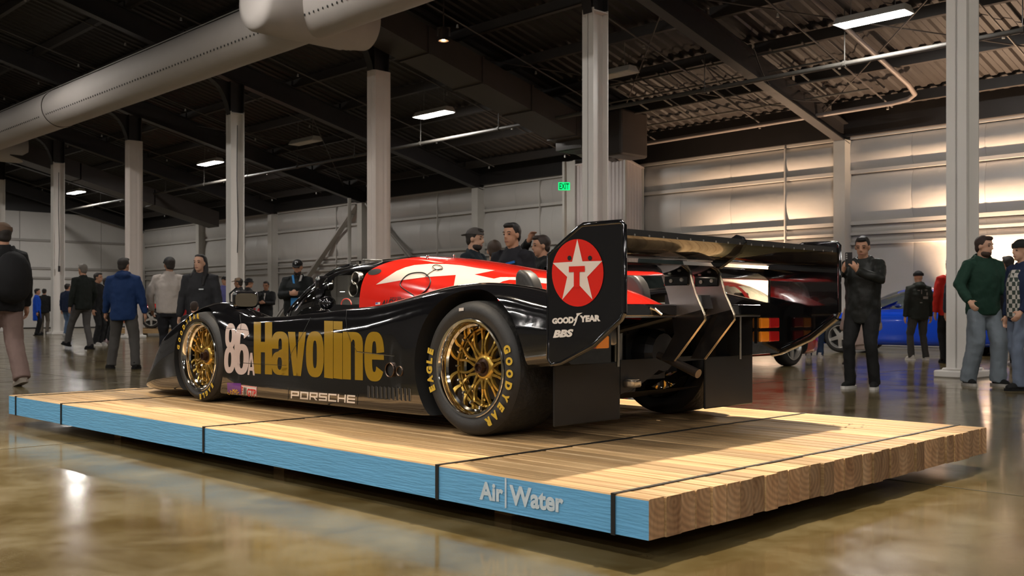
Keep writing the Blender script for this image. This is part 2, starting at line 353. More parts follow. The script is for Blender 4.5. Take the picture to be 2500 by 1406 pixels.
# ducts -----------------------------------------------------------------------------
M_fab=mat('duct_fabric',(.50,.46,.43),.7,var=.05,scale=3,bump=.15,bscale=4); M_hole=mat('duct_hole',(.02,.02,.02),.8); M_tin=mat('dark_duct_metal',(.048,.039,.034),.45,var=.2,scale=2.5)
t=thing('fabric_air_duct','long round pale fabric air duct hung under the roof','air duct',bw(0,-2.2,6.55),rz_h)
RD=.53
for (a0,a1) in ((11.6,24.4),(24.5,47.0 if False else 37.0),(4.5,11.4)):
    q=MB(); prof=[(RD*.985,a0),(RD,a0+.08)]; n=14
    for i in range(1,n): prof.append((RD*(1+.006*math.sin(i*1.7)),lerp(a0,a1,i/n)))
    prof+=[(RD,a1-.08),(RD*.985,a1)]
    Mx=Matrix(((0,0,1,0),(1,0,0,0),(0,1,0,0),(0,0,0,1))); q.lathe(prof,Mx,32); 
    seg=q.build('duct_section',M_fab,t,smooth=60)
    hq=MB(); x=a0+.3
    while x<a1-.2:
        for th in (R(200),):
            y_=RD*1.004*math.cos(R(28)); z_=-RD*1.004*math.sin(R(28))
            hq.sph((x,y_,z_),(.022,.012,.028),6,4)
        x+=.15
    tag(hq.build('air_hole',M_hole,seg),kind='stuff')
for x in (11.5,24.45): q=MB(); q.lathe([(RD+.012,x-.05),(RD+.018,x),(RD+.012,x+.05)],Matrix(((0,0,1,0),(1,0,0,0),(0,1,0,0),(0,0,0,1))),32); q.build('seam_ring',M_fab,t,smooth=60)
q=MB(); Mx=Matrix(((0,1,0,11.5),(0,0,1,0),(1,0,0,0),(0,0,0,1)))
q.lathe([(0,1.28),(.35,1.27),(.52,1.22),(.575,1.12),(.58,.6),(.58,-.75),(.56,-.8),(.56,-.9),(.545,-.92),(.545,-1.0),(.53,-1.05),(.5,-1.3)],Mx,32); q.build('tee_fitting',M_fab,t,smooth=50)
q=MB(); q.tube([(4.5,0,RD+.12),(37.,0,RD+.12)],.012,6); q.build('suspension_rail',M_house,t)
t2=thing('square_metal_duct','dark square metal duct sloping down from the fabric duct to the right wall','air duct')
def sduct(n_,s0,s1,w_,h_,dz,name='duct_section',parent=t2):
    q=MB(); q.M=HM; a=n_*BAY
    z0=zr(s0)-dz; z1=zr(s1)-dz
    q.hexa([(a-w_/2,-s0,z0-h_),(a+w_/2,-s0,z0-h_),(a+w_/2,-s1,z1-h_),(a-w_/2,-s1,z1-h_),(a-w_/2,-s0,z0),(a+w_/2,-s0,z0),(a+w_/2,-s1,z1),(a-w_/2,-s1,z1)])
    me=q.mesh(name,M_tin); recalc(me); return inst(name,me,parent)
cuts=[-1.0,.4,1.9,3.4,4.9,6.3]
for i in range(5):
    sduct(1.88,cuts[i]+.02,cuts[i+1]-.02,.95,.55,.62)
    sduct(1.88,cuts[i+1]-.03,cuts[i+1]+.03,1.0,.60,.60,'flange')
q=MB(); hbox(q,1.88*BAY-.42,1.88*BAY+.42,5.1,5.9,zr(5.5)-.62-.55-.10,zr(5.5)-.62-.45); o=q.build('grille_frame',M_tin,t2)
for i in range(7): q=MB(); hbox(q,1.88*BAY-.38,1.88*BAY+.38,5.18+i*.1,5.22+i*.1,zr(5.5)-1.29,zr(5.5)-1.27); q.build('grille_blade',M_beam,o)
q=MB(); hbox(q,1.665*BAY,1.755*BAY,5.5,6.5,4.5,5.6); o=q.build('drop_box',M_tin,t2); bevel(o,.06,2)
q=MB(); hbox(q,1.755*BAY,1.80*BAY,5.7,6.2,4.85,5.3); q.build('connector',M_tin,t2)
# second far duct seen between the far columns
t3=thing('square_metal_duct','far dark metal duct running between the farthest columns','air duct')
for (a,b_) in ((-1.0,1.4),(1.45,4.2),(4.25,6.9)): sduct(5.35,a,b_,.9,.6,.85,parent=t3)
q=MB(); q.M=HM; q.lathe([(0,-1.2),(.5,-1.2),(.56,-1.0),(.56,1.0),(0,1.05)],Matrix(((0,1,0,5.35*BAY),(0,0,1,1.6),(1,0,0,6.6),(0,0,0,1))),20); q.build('end_boot',M_fab,t3,smooth=50)

# pipes -------------------------------------------------------------------------------
M_pipe=mat('pipe_paint',(.075,.070,.062),.5); M_pipe_d=mat('dark_pipe',(.075,.065,.06),.45)
t=thing('sprinkler_main','pale sprinkler main pipe running the length of the aisle under the rafters','pipe')
q=MB(); q.tube([bw(-4,4.2,5.3),bw(42,4.2,5.3)],.045,10); q.build('pipe',M_pipe,t,smooth=60)
for al in np.arange(0.8,40,3.07):
    q=MB(); q.tube([bw(al,4.2,5.25),bw(al,4.2,zr(4.2)-.03)],.01,5); q.tube([bw(al-.03,4.2,5.3),bw(al+.03,4.2,5.3)],.06,10); q.build('hanger',M_pipe,t)
t=thing('roof_drain_pipe','pipe sloping under the roof and elbowing along the right wall','pipe')
n_=.62
pth=[bw(n_*BAY,s_,zr(s_)-.42) for s_ in (-1.5,1,3,5.0,6.6)]+[bw(n_*BAY+.05,7.0,zr(7.0)-.45),bw(n_*BAY+.25,7.15,zr(7.1)-.47),bw(n_*BAY+.6,7.2,zr(7.2)-.47),bw(1.95*BAY,7.2,zr(7.2)-.55)]
q=MB(); q.tube(pth,.05,10); q.build('pipe',mat('drain_pipe',(.20,.17,.155),.4),t,smooth=60)
M_head=mat('sprinkler_head',(.8,.78,.74),.25,metal=.6)
for k in np.arange(-.5,6.6,.5):
    t=thing('sprinkler_branch','thin sprinkler branch pipe with bright heads under the roof','pipe',group='sprinkler branch pipes under the roof')
    q=MB(); a=k*BAY+1.55; q.tube([bw(a,s_,zr(s_)-.36) for s_ in (-6,7.6)],.018,6); q.build('pipe',M_pipe_d,t)
    for s_ in (-4.6,-2.2,.9,3.2,5.4,7.4):
        q=MB(); p=bw(a,s_,zr(s_)-.42); q.cyl(p,p+Vector((0,0,-.07)),.018,.03,6); q.build('sprinkler_head',M_head,t)
for k in (0,1,3):    # cable-tray like cross rods near the right wall
    t=thing('roof_brace_rod','thin steel brace rods crossing under the roof deck','brace',group='roof brace rods')
    for sg in (0,1):
        q=MB(); q.tube([bw((k+sg)*BAY,7.5,zr(7.5)-.3),bw((k+1-sg)*BAY,2.0,zr(2.0)-.3)],.014,6); q.build('rod',M_pipe_d,t)
t=thing('cable_tray','dark cable trays and looping cables under the roof by the drop box','cable tray')
for j,s_ in enumerate((4.6,5.3,6.0,6.7)):
    q=MB(); z=zr(s_)-.34; q.tube([bw(.75*BAY,s_,z),bw(1.75*BAY,s_,z)],.022,6); q.build('rail',M_pipe,t)
for j in range(9):
    q=MB(); a=.8*BAY+j*.7; q.tube([bw(a,4.5,zr(4.5)-.31),bw(a,6.8,zr(6.8)-.31)],.02,6); q.build('rung',M_pipe,t)
for j in range(4):
    q=MB(); pts=[]
    for i in range(11):
        u=i/10; s_=4.3+2.6*u; pts.append(bw((.95+.16*j)*BAY+.3*math.sin(3*u+j),s_,zr(s_)-.34-.28*math.sin(math.pi*u)))
    q.tube(pts,.014,5); q.build('cable',M_dark,t)

# exit sign, vestibule, diagonal bracing -------------------------------------------------
wp=at(1377,455,26.6)
t=thing('exit_sign','small glowing green EXIT sign beside the pale corrugated vestibule','sign',wp,R(8))
q=MB(); q.box(-.16,.16,-.02,.03,-.11,.11); q.build('housing',mat('exit_housing',(.5,.5,.5),.5),t)
q=MB(); q.box(-.15,.15,-.026,-.021,-.10,.10); q.build('panel',mat('exit_green',(0,.5,.2),.5,emit=(.0,1.0,.22),estr=.75),t)
TXT_LATER=[(t,'EXIT',.17,.012)]
M_corr=mat('corrugated_pink_white',(.60,.545,.53),.5)
t=thing('corrugated_vestibule','pale corrugated metal vestibule against the right wall behind the tail fin','vestibule',bw(0,0),rz_h)
a0,a1=11.95,13.73
def corr(p0,p1,ztop0,ztop1,n):
    q=MB(); rows=[[],[]]; p0=Vector(p0);p1=Vector(p1); d=(p1-p0); nn=Vector((-d.y,d.x,0)).normalized()
    for i in range(n*4+1):
        u=i/(n*4); o=nn*(.025 if i%4 in (1,2) else 0); p=p0+d*u+o
        rows[0].append(p+Vector((0,0,.02))); rows[1].append(p+Vector((0,0,lerp(ztop0,ztop1,u))))
    q.grid(rows); return q
corr((a0,-7.68,0),(a0,-8.4,0),4.80,4.60,6).build('side_sheet',M_corr,t)
corr((a1,-7.68,0),(a0,-7.68,0),4.80,4.80,14).build('front_sheet',M_corr,t)
q=MB(); q.box(a0-.02,a0+.03,-7.71,-7.65,0,4.80); q.box(a0-.02,a0+.03,-8.42,-8.36,0,4.60); q.build('corner_trim',M_post,t)
q=MB(); q.hexa([(a0-.03,-8.42,4.60),(a1,-8.42,4.60),(a1,-7.65,4.80),(a0-.03,-7.65,4.80),(a0-.03,-8.42,4.64),(a1,-8.42,4.64),(a1,-7.65,4.84),(a0-.03,-7.65,4.84)]); q.build('lid',M_corr,t)
q=MB(); q.box(a1+.04,a1+.40,-8.4,-7.72,0,4.95); q.box(a1-.02,a1+.06,-7.76,-7.64,0,4.95); q.box(a1+.38,a1+.46,-7.76,-7.64,0,4.95); q.build('chase',M_post,t)
M_br=mat('brace_paint',(.42,.40,.37),.5)
for (k0,k1,lb) in ((4,5,'diagonal steel wall brace rising behind the man in the P cap'),(3,4,'diagonal steel wall brace descending behind the man in the backwards cap')):
    t=thing('wall_brace',lb,'brace')
    pa,pb=((4.05,4.6),(4.95,.3)) if k0==4 else ((3.95,4.6),(3.1,.3))
    q=MB(); P0=bw(pa[0]*BAY,SW-.18,pa[1]); P1=bw(pb[0]*BAY,SW-.18,pb[1]); q.bar(P0,P1,.06,.22,up=B2); q.build('channel',M_br,t)
    q=MB(); off=A2*.32*(1 if k0==4 else -1); q.bar(P0+off+Vector((0,0,-.3)),P1+off,.06,.14,up=B2); q.build('channel',M_br,t)
t=thing('wall_stand_pipe','vertical pale standpipe in front of the diagonal wall brace','pipe')
pb=at(853,700,33.5); q=MB(); q.tube([(pb.x,pb.y,0.01),(pb.x,pb.y,4.5)],.06,10); q.build('pipe',M_post,t,smooth=60)
q=MB(); q.cyl((pb.x,pb.y,0),(pb.x,pb.y,.04),.12,.12,12); q.build('floor_flange',M_post,t)
# ------------------------------------------------------------------ timber display platform
UU=Vector((-.70710678,.70710678,0)); VV=Vector((.70710678,.70710678,0)); PF=Vector((.451,3.386,0))
PT,TH=.213,.136; NT=33; TW=2.95/NT; PL=5.885
plat=thing('timber_platform','large low display platform of side by side timbers, front edge painted blue','platform',PF,R(135))
# platform frame: x = along the timbers (u), y = -v ; so timber i lies at y=-i*TW
def wood(name,c0,c1,c2,end=False):
    m,nt,b=new_mat(name); L=nt.links; tc=nt.nodes.new('ShaderNodeTexCoord'); oi=nt.nodes.new('ShaderNodeObjectInfo')
    off=nt.nodes.new('ShaderNodeVectorMath'); off.operation='SCALE'; off.inputs[0].default_value=(37,91,53); L.new(oi.outputs['Random'],off.inputs['Scale'])
    ad=nt.nodes.new('ShaderNodeVectorMath'); ad.operation='ADD'; L.new(tc.outputs['Object'],ad.inputs[0]); L.new(off.outputs[0],ad.inputs[1])
    mp=nt.nodes.new('ShaderNodeMapping'); mp.inputs['Scale'].default_value=(1.0,30,30) if not end else (1,7,3); L.new(ad.outputs[0],mp.inputs[0])
    n=nt.nodes.new('ShaderNodeTexNoise'); n.inputs['Scale'].default_value=1.6; n.inputs['Detail'].default_value=7; n.inputs['Roughness'].default_value=.62; n.inputs['Distortion'].default_value=.5; L.new(mp.outputs[0],n.inputs['Vector'])
    cr=nt.nodes.new('ShaderNodeValToRGB'); e=cr.color_ramp.elements; e[0].position=.32; e[0].color=(*c0,1); e[1].position=.68; e[1].color=(*c2,1); k=e.new(.5); k.color=(*c1,1)
    L.new(n.outputs['Fac'],cr.inputs[0])
    hv=nt.nodes.new('ShaderNodeHueSaturation'); mr=nt.nodes.new('ShaderNodeMapRange'); mr.inputs[3].default_value=.62 if not end else .5; mr.inputs[4].default_value=1.12 if not end else 1.15
    L.new(oi.outputs['Random'],mr.inputs[0]); L.new(mr.outputs[0],hv.inputs['Value']); L.new(cr.outputs[0],hv.inputs['Color'])
    src=hv.outputs[0]
    if end:   # growth rings
        wv=nt.nodes.new('ShaderNodeTexWave'); wv.wave_type='RINGS'; wv.rings_direction='X'; wv.inputs['Scale'].default_value=14; wv.inputs['Distortion'].default_value=1.2; wv.inputs['Detail'].default_value=2
        o2=nt.nodes.new('ShaderNodeVectorMath'); o2.operation='SCALE'; o2.inputs[0].default_value=(0,.16,-.12); L.new(oi.outputs['Random'],o2.inputs['Scale']); a2=nt.nodes.new('ShaderNodeVectorMath'); a2.operation='ADD'; L.new(tc.outputs['Object'],a2.inputs[0]); L.new(o2.outputs[0],a2.inputs[1]); a3=nt.nodes.new('ShaderNodeVectorMath'); a3.operation='ADD'; a3.inputs[1].default_value=(0,-.02,-.14); L.new(a2.outputs[0],a3.inputs[0])
        L.new(a3.outputs[0],wv.inputs['Vector']); mx=nt.nodes.new('ShaderNodeMix'); mx.data_type='RGBA'; mx.blend_type='MULTIPLY'; mx.inputs[0].default_value=.28
        L.new(src,mx.inputs[6]); L.new(wv.outputs['Color'],mx.inputs[7]); src=mx.outputs[2]
    else:     # knots
        vo=nt.nodes.new('ShaderNodeTexVoronoi'); vo.inputs['Scale'].default_value=1.0; mp2=nt.nodes.new('ShaderNodeMapping'); mp2.inputs['Scale'].default_value=(1.1,7,7); L.new(ad.outputs[0],mp2.inputs[0]); L.new(mp2.outputs[0],vo.inputs['Vector'])
        r2=nt.nodes.new('ShaderNodeValToRGB'); r2.color_ramp.elements[0].position=.03; r2.color_ramp.elements[0].color=(.35,.2,.1,1); r2.color_ramp.elements[1].position=.10; r2.color_ramp.elements[1].color=(1,1,1,1)
        L.new(vo.outputs['Distance'],r2.inputs[0]); mx=nt.nodes.new('ShaderNodeMix'); mx.data_type='RGBA'; mx.blend_type='MULTIPLY'; mx.inputs[0].default_value=.8
        L.new(src,mx.inputs[6]); L.new(r2.outputs[0],mx.inputs[7]); src=mx.outputs[2]
    L.new(src,b.inputs['Base Color']); b.inputs['Roughness'].default_value=.5 if not end else .7; b.inputs['Specular IOR Level'].default_value=.35
    bp=nt.nodes.new('ShaderNodeBump'); bp.inputs['Strength'].default_value=.25; bp.inputs['Distance'].default_value=.004; L.new(n.outputs['Fac'],bp.inputs['Height']); L.new(bp.outputs[0],b.inputs['Normal'])
    return m
M_wood=wood('fir_timber',(.32,.185,.075),(.52,.335,.16),(.66,.465,.25)); M_end=wood('fir_end_grain',(.33,.17,.08),(.50,.29,.15),(.62,.40,.23),True)
M_blue=mat('blue_paint',(.12,.36,.60),.5,var=.10,scale=5,stretch=(.7,8,8),bump=.3,bscale=14); M_strap=mat('black_strap',(.012,.012,.012),.45)
def timber(ln,blue=False):
    q=MB(); g=.0022; e=.005
    for (x0,x1) in ((0,ln),):
        y0,y1=-TW+g,-g; z0,z1=PT-TH,PT
        # chamfered long edges on top
        sec=[(y0,z0),(y1,z0),(y1,z1-e),(y1-e,z1),(y0+e,z1),(y0,z1-e)]
        n=6; q._add([(x0,*p) for p in sec]+[(x1,*p) for p in sec],[])
        for i in range(n): q.f.append((i,(i+1)%n,n+(i+1)%n,n+i)); q.m.append(2 if (blue and i in (1,)) else 0)
        q.f.append(tuple(range(n-1,-1,-1))); q.m.append(1); q.f.append(tuple(range(n,2*n))); q.m.append(1)
    me=q.mesh('timber',[M_wood,M_end,M_blue]); recalc(me); return me
tm=[timber(PL+d) for d in (0,.012,.02,-.01)]; tb=timber(PL,True)
for i in range(NT):
    o=inst('timber',tb if i==0 else tm[i%4],plat,(0 if i==0 else rng.uniform(-.012,.006),-i*TW,rng.uniform(-.0015,.0015) if i else 0))
for x in (.149,1.065,2.976,4.906,5.74):
    q=MB(); h=.009
    q.box(x-h,x+h,-2.952,.003,PT+.0005,PT+.0035); q.box(x-h,x+h,.0005,.0035,PT-TH-.003,PT+.0035); q.box(x-h,x+h,-2.9545,-2.9505,PT-TH-.003,PT+.0035); q.box(x-h,x+h,-2.952,.003,PT-TH-.0035,PT-TH-.0005)
    q.build('strap',M_strap,plat)
for x in (.93,2.62,4.58):
    q=MB(); q.box(x-.05,x+.05,-2.62,-.24,.0,PT-TH-.004); q.build('skid',M_wood,plat)
# ------------------------------------------------------------------ lettering tools
_TC={}
def text2d(s, bold=.0, shear=0.0):
    """triangles of a word, normalised to its bounding box (built-in font)"""
    k=(s,bold,shear)
    if k in _TC: return _TC[k]
    cu=bpy.data.curves.new('t','FONT'); cu.body=s; cu.offset=bold; cu.shear=shear; cu.fill_mode='FRONT'; cu.resolution_u=4
    o=bpy.data.objects.new('t',cu); col.objects.link(o); dg=bpy.context.evaluated_depsgraph_get(); me=o.evaluated_get(dg).to_mesh()
    V=np.array([v.co[:2] for v in me.vertices]); Fc=[tuple(p.vertices) for p in me.polygons]
    o.evaluated_get(dg).to_mesh_clear(); bpy.data.objects.remove(o); bpy.data.curves.remove(cu)
    lo=V.min(0); hi=V.max(0); asp=(hi-lo)[0]/(hi-lo)[1]; V=(V-lo)/(hi-lo); _TC[k]=(V,Fc,asp); return _TC[k]
def rect(x0,x1,y0,y1): return [[(x0,y0),(x1,y0),(x1,y1),(x0,y1)]]
def ring(cx,cy,rx,ry,ix,iy,a0=0,a1=360,n=28,e=2.6,ei=2.4):
    out=[]
    def pt(rx_,ry_,t,e_):
        c,s=math.cos(t),math.sin(t); return (cx+rx_*math.copysign(abs(c)**(2/e_),c),cy+ry_*math.copysign(abs(s)**(2/e_),s))
    for i in range(n):
        t0=R(lerp(a0,a1,i/n)); t1=R(lerp(a0,a1,(i+1)/n))
        out.append([pt(ix,iy,t0,ei),pt(rx,ry,t0,e),pt(rx,ry,t1,e),pt(ix,iy,t1,ei)])
    return out
GL={}
GL['H']=rect(0,.39,0,1)+rect(.61,1,0,1)+rect(.38,.62,.42,.62)
GL['l']=rect(0,1,0,1); GL['i']=rect(0,1,0,.80)+rect(0,1,.855,1)
GL['v']=[[(0,1),(.30,0),(.56,0),(.40,1)],[(.60,1),(.44,0),(.72,0),(1,1)]]
GL['o']=ring(.5,.5,.5,.5,.11,.30,e=2.7,ei=3)
GL['n']=rect(0,.40,0,1)+rect(.60,1,0,.74)+ring(.52,.72,.48,.28,.08,.12,0,150,16)
GL['a']=rect(.60,1,0,.74)+ring(.5,.72,.5,.28,.10,.12,0,180,18)+rect(0,.40,.60,.73)+ring(.47,.27,.47,.27,.13,.15,e=2.6)+[[(.1,.42),(.62,.40),(.62,.60),(.45,.57)]]
GL['e']=ring(.5,.5,.5,.5,.11,.31,6,330,34,e=2.7,ei=3)+rect(.36,.985,.44,.55)
GL['8']=ring(.5,.745,.46,.255,.13,.13,e=2.4)+ring(.5,.27,.5,.27,.14,.15,e=2.4)
GL['6']=ring(.5,.30,.5,.30,.13,.18,e=2.4)+ring(.5,.5,.5,.5,.13,.32,30,235,24,e=2.6,ei=3)
GL['A']=[[(0,0),(.24,0),(.60,1),(.36,1)],[(1,0),(.76,0),(.40,1),(.64,1)]]+rect(.22,.78,.2,.36)
def wide(s):
    t=.17;h=.2
    d={'P':rect(0,t,0,1)+rect(0,1,1-h,1)+rect(0,1,.34,.34+h)+rect(1-t,1,.34,1),
       'O':rect(0,t,0,1)+rect(1-t,1,0,1)+rect(0,1,0,h)+rect(0,1,1-h,1),
       'S':rect(0,1,0,h)+rect(0,1,.4,.6)+rect(0,1,1-h,1)+rect(0,t,.4,1)+rect(1-t,1,0,.6),
       'C':rect(0,t,0,1)+rect(0,1,0,h)+rect(0,1,1-h,1),'H':rect(0,t,0,1)+rect(1-t,1,0,1)+rect(0,1,.4,.6),
       'E':rect(0,t,0,1)+rect(0,1,0,h)+rect(0,1,.4,.6)+rect(0,1,1-h,1),
       'B':rect(0,t+.04,0,1)+rect(0,.95,0,h)+rect(0,.95,.4,.6)+rect(0,.95,1-h,1)+rect(1-t-.04,1,.08,.92)}
    d['R']=d['P']+[[(.45,.36),(.66,.36),(1,0),(.76,0)]]
    return d[s]
def word(letters, gap=.12, f=wide):
    out=[];n=len(letters);wd=1/(n+gap*(n-1))
    for i,ch in enumerate(letters):
        x=i*wd*(1+gap); out+=[[(x+p[0]*wd,p[1]) for p in q] for q in f(ch)]
    return out
def polys_of(V,Fc): return [[tuple(V[i]) for i in f] for f in Fc]
def warp(polys,quad):
    """unit box -> pixel quad (TL,TR,BR,BL)"""
    tl,tr,br,bl=[np.array(q,float) for q in quad]
    return [[tuple(bl*(1-x)*(1-y)+br*x*(1-y)+tr*x*y+tl*(1-x)*y) for x,y in p] for p in polys]
def fine(polys, mx):
    """triangulate and split until every edge is shorter than mx"""
    b=bmesh.new()
    for p in polys:
        vs_=[b.verts.new((x,y,0)) for x,y in p]
        for t in (tessellate_polygon([[Vector((x,y,0)) for x,y in p]]) if len(p)>3 else [(0,1,2)]):
            try: b.faces.new([vs_[i] for i in t])
            except ValueError: pass
    bmesh.ops.triangulate(b,faces=b.faces[:])
    for _ in range(7):
        es=[e for e in b.edges if e.calc_length()>mx]
        if not es: break
        bmesh.ops.subdivide_edges(b,edges=es,cuts=1,use_grid_fill=False); bmesh.ops.triangulate(b,faces=b.faces[:])
    V=[v.co.copy() for v in b.verts]
    for i,v in enumerate(b.verts): v.index=i
    Fc=[tuple(v.index for v in f.verts) for f in b.faces]; b.free(); return V,Fc
def decal(name, polys_px, bvh, Mw, m, parent, off=.0015, mx=7.0):
    """print a flat shape (given in photo pixels) onto a surface: every corner is carried along its line of sight to the surface"""
    V,Fc=fine(polys_px,mx); inv=Mw.inverted(); o=inv@Vector((0,0,CAMH)); P=[None]*len(V)
    for i,v in enumerate(V):
        d=(inv.to_3x3()@Vector(((v.x-1250)/FPX,1,-(v.y-HZ)/FPX))).normalized()
        h,nn,_,_=bvh.ray_cast(o,d)
        if h is not None: P[i]=h+(nn if nn.dot(d)<0 else -nn)*off
    ok=[]
    for f in Fc:
        if any(P[i] is None for i in f): continue
        a,b,c=(P[i] for i in f)
        if max((a-b).length,(b-c).length,(a-c).length)<.25: ok.append(f)
    idx={};vv=[];ff=[]
    for f in ok:
        t=[]
        for i in f:
            if i not in idx: idx[i]=len(vv); vv.append(tuple(P[i]))
            t.append(idx[i])
        ff.append(tuple(t))
    q=MB(); q.v=vv; q.f=ff; q.m=[0]*len(ff); return q.build(name,m,parent,smooth=180)
def flat(name, polys, M, m, parent):
    q=MB()
    for p in polys: q._add([M@Vector((x,y,0)) for x,y in p],[tuple(range(len(p)))])
    return q.build(name,m,parent)
def stroke(pts,w_):
    """a line in pixels as a strip of quads"""
    out=[]
    for (x0,y0),(x1,y1) in zip(pts[:-1],pts[1:]):
        d=math.hypot(x1-x0,y1-y0) or 1; nx,ny=-(y1-y0)/d*w_/2,(x1-x0)/d*w_/2
        out.append([(x0-nx,y0-ny),(x1-nx,y1-ny),(x1+nx,y1+ny),(x0+nx,y0+ny)])
    return out
def disc(cx,cy,rx,ry,n=40): return [[(cx+rx*math.cos(2*math.pi*i/n),cy+ry*math.sin(2*math.pi*i/n)) for i in range(n)]]
# lettering of things built so far
M_white=mat('white_lettering',(.62,.66,.68),.5)
for (t,s_,h,_) in TXT_LATER:
    V,Fc,asp=text2d(s_,.03); flat('lettering',polys_of(V,Fc),Matrix(((.26,0,0,-.13),(0,0,-1,-.0275),(0,.16,0,-.08),(0,0,0,1))),M_dark,t)
M_aw=mat('worn_white_paint',(.50,.58,.62),.6,var=.25,scale=40)
# pixel positions of the painted words on the blue face (plane y=0 of the platform frame)
def on_blue(px,py):
    r=(px-1250)/FPX; # world = PF + u*x
    u=(PF.x-r*PF.y)/(r*UU.y-UU.x); Yd=PF.y+UU.y*u; return u,CAMH-(py-HZ)*Yd/FPX
def blue_word(polys,quad):
    q=MB()
    for p in fine_polys(warp(polys,quad)):
        pts=[on_blue(x,y) for x,y in p]; q._add([(u,.0012,z) for u,z in pts],[tuple(range(len(pts)))])
    return q.build('lettering',M_aw,plat)
def fine_polys(ps):
    V,Fc=fine(ps,14); return [[(V[i].x,V[i].y) for i in f] for f in Fc]
V,Fc,_=text2d('Air',.035); blue_word(polys_of(V,Fc),[(1171,1174),(1229,1181),(1229,1226),(1171,1219)])
V,Fc,_=text2d('Water',.035); blue_word(polys_of(V,Fc),[(1244,1183),(1376,1203),(1376,1253),(1244,1232)])
blue_word(rect(0,1,0,1),[(1233,1167),(1237,1167),(1237,1240),(1233,1240)])
# faint ink stamps on two timbers
M_ink=mat('ink_stamp',(.10,.07,.035),.7)
q=MB()
for (x0,y0,n_,st) in ((5.35,-.32,14,1),(.62,-2.5,22,2)):
    for i in range(n_):
        x=x0+rng.uniform(-.16,.16); y=y0+rng.uniform(-.10,.10); l_=rng.uniform(.01,.05); q._add([(x,y,PT+.0022),(x+l_*.2,y,PT+.0022),(x+l_*.2,y+l_*.5,PT+.0022),(x,y+l_*.5,PT+.0022)],[(0,1,2,3)])
tag(q.build('ink_stamp',M_ink,plat),kind='stuff')
# ------------------------------------------------------------------ race car; frame: x forward, y to its left, z up, origin under the rear axle
CARM=Matrix.Translation((.505,5.70,PT+.0045))@Matrix.Rotation(R(135),4,'Z')
car=thing('race_car','black, red and white race car with a tall rear wing on the timber platform','race car',(.505,5.70,PT+.0045),R(135))
def pchip(xs,ys):
    xs=np.array(xs,float);ys=np.array(ys,float);i=np.argsort(xs);xs=xs[i];ys=ys[i];h=np.diff(xs);d=np.diff(ys)/h
    m=np.zeros_like(xs);m[0]=d[0];m[-1]=d[-1]
    for k in range(1,len(xs)-1):
        if d[k-1]*d[k]>0: w1=2*h[k]+h[k-1];w2=h[k]+2*h[k-1];m[k]=(w1+w2)/(w1/d[k-1]+w2/d[k])
    def f(x):
        x=min(max(x,xs[0]),xs[-1]);k=min(int(np.searchsorted(xs,x,'right'))-1,len(h)-1);k=max(k,0);t=(x-xs[k])/h[k]
        return float((2*t**3-3*t*t+1)*ys[k]+(t**3-2*t*t+t)*h[k]*m[k]+(-2*t**3+3*t*t)*ys[k+1]+(t**3-t*t)*h[k]*m[k+1])
    return f
def catmull(P,n=4):
    P=[np.array(p,float) for p in P]; out=[]
    for i in range(len(P)-1):
        p0=P[max(i-1,0)];p1=P[i];p2=P[i+1];p3=P[min(i+2,len(P)-1)]
        for j in range(n):
            t=j/n; out.append(.5*((2*p1)+(-p0+p2)*t+(2*p0-5*p1+4*p2-p3)*t*t+(-p0+3*p1-3*p2+p3)*t**3))
    out.append(P[-1]); return out
M_black=mat('gloss_black_paint',(.005,.005,.006),.10,coat=1.0,spec=.5,bump=.12,bscale=5.5); M_pit=mat('wheel_well_black',(.012,.012,.012),.7)
M_red=mat('gloss_red_paint',(.62,.018,.010),.16,coat=.9); M_cream=mat('gloss_white_paint',(.70,.60,.52),.2,coat=.8)
M_gold=mat('gold_print',(.235,.140,.004),.30,coat=.5); M_pinkw=mat('number_white_print',(.47,.375,.345),.35,coat=.4)
M_chrome=mat('polished_rim',(.86,.84,.80),.07,metal=1.0); M_goldw=mat('gold_wheel_centre',(.52,.33,.07),.26,metal=.85)
M_rub=mat('tyre_rubber',(.022,.021,.020),.55,bump=.1,bscale=40); M_tread=mat('slick_tread',(.028,.027,.026),.62,var=.5,scale=9,bump=.5,bscale=30)
M_yel=mat('yellow_tyre_print',(.52,.34,.03),.5); M_steel=mat('brushed_metal',(.55,.53,.50),.28,metal=1.0); M_carbon=mat('satin_black',(.012,.012,.012),.38)
M_smoke=glass('cockpit_glazing',(.72,.72,.70),.03,.35); M_mirror=mat('mirror_glass',(.55,.53,.52),.03,metal=1.0); M_grey=mat('grey_scoop',(.032,.029,.027),.45)

wF=pchip([4.02,3.95,3.85,3.7,3.5,3.25,3.0,2.4,1.0,.3,-.2,-.57],[.56,.72,.82,.89,.935,.95,.957,.965,.975,.98,.968,.955])
crF=pchip([4.02,3.9,3.8,3.7,3.6,3.4,3.25,3.07,2.9,2.72,2.56,2.4,2.23,2.11,1.83,1.56,1.39,1.18,.92,.77,.60,.40,.26,.12,-.05,-.2,-.35,-.57],
          [.055,.07,.10,.175,.262,.468,.535,.605,.652,.675,.668,.635,.592,.578,.584,.602,.612,.630,.652,.675,.706,.742,.758,.763,.755,.738,.71,.665])
cbF=pchip([4.02,3.8,3.4,2.8,2.3,1.9,1.3,.8,.3,-.57],[.40,.66,.78,.80,.85,.875,.87,.82,.78,.78])
trF=pchip([4.02,3.8,3.6,3.4,3.1,2.8,2.5,2.2,1.9,1.5,1.0,.5,0,-.3,-.57],[.05,.07,.15,.26,.38,.46,.53,.55,.555,.575,.61,.64,.64,.625,.61])
zbF=pchip([4.02,3.5,3.0,.45,.25,.0,-.15,-.3,-.57],[.035,.035,.06,.072,.09,.20,.28,.345,.375])
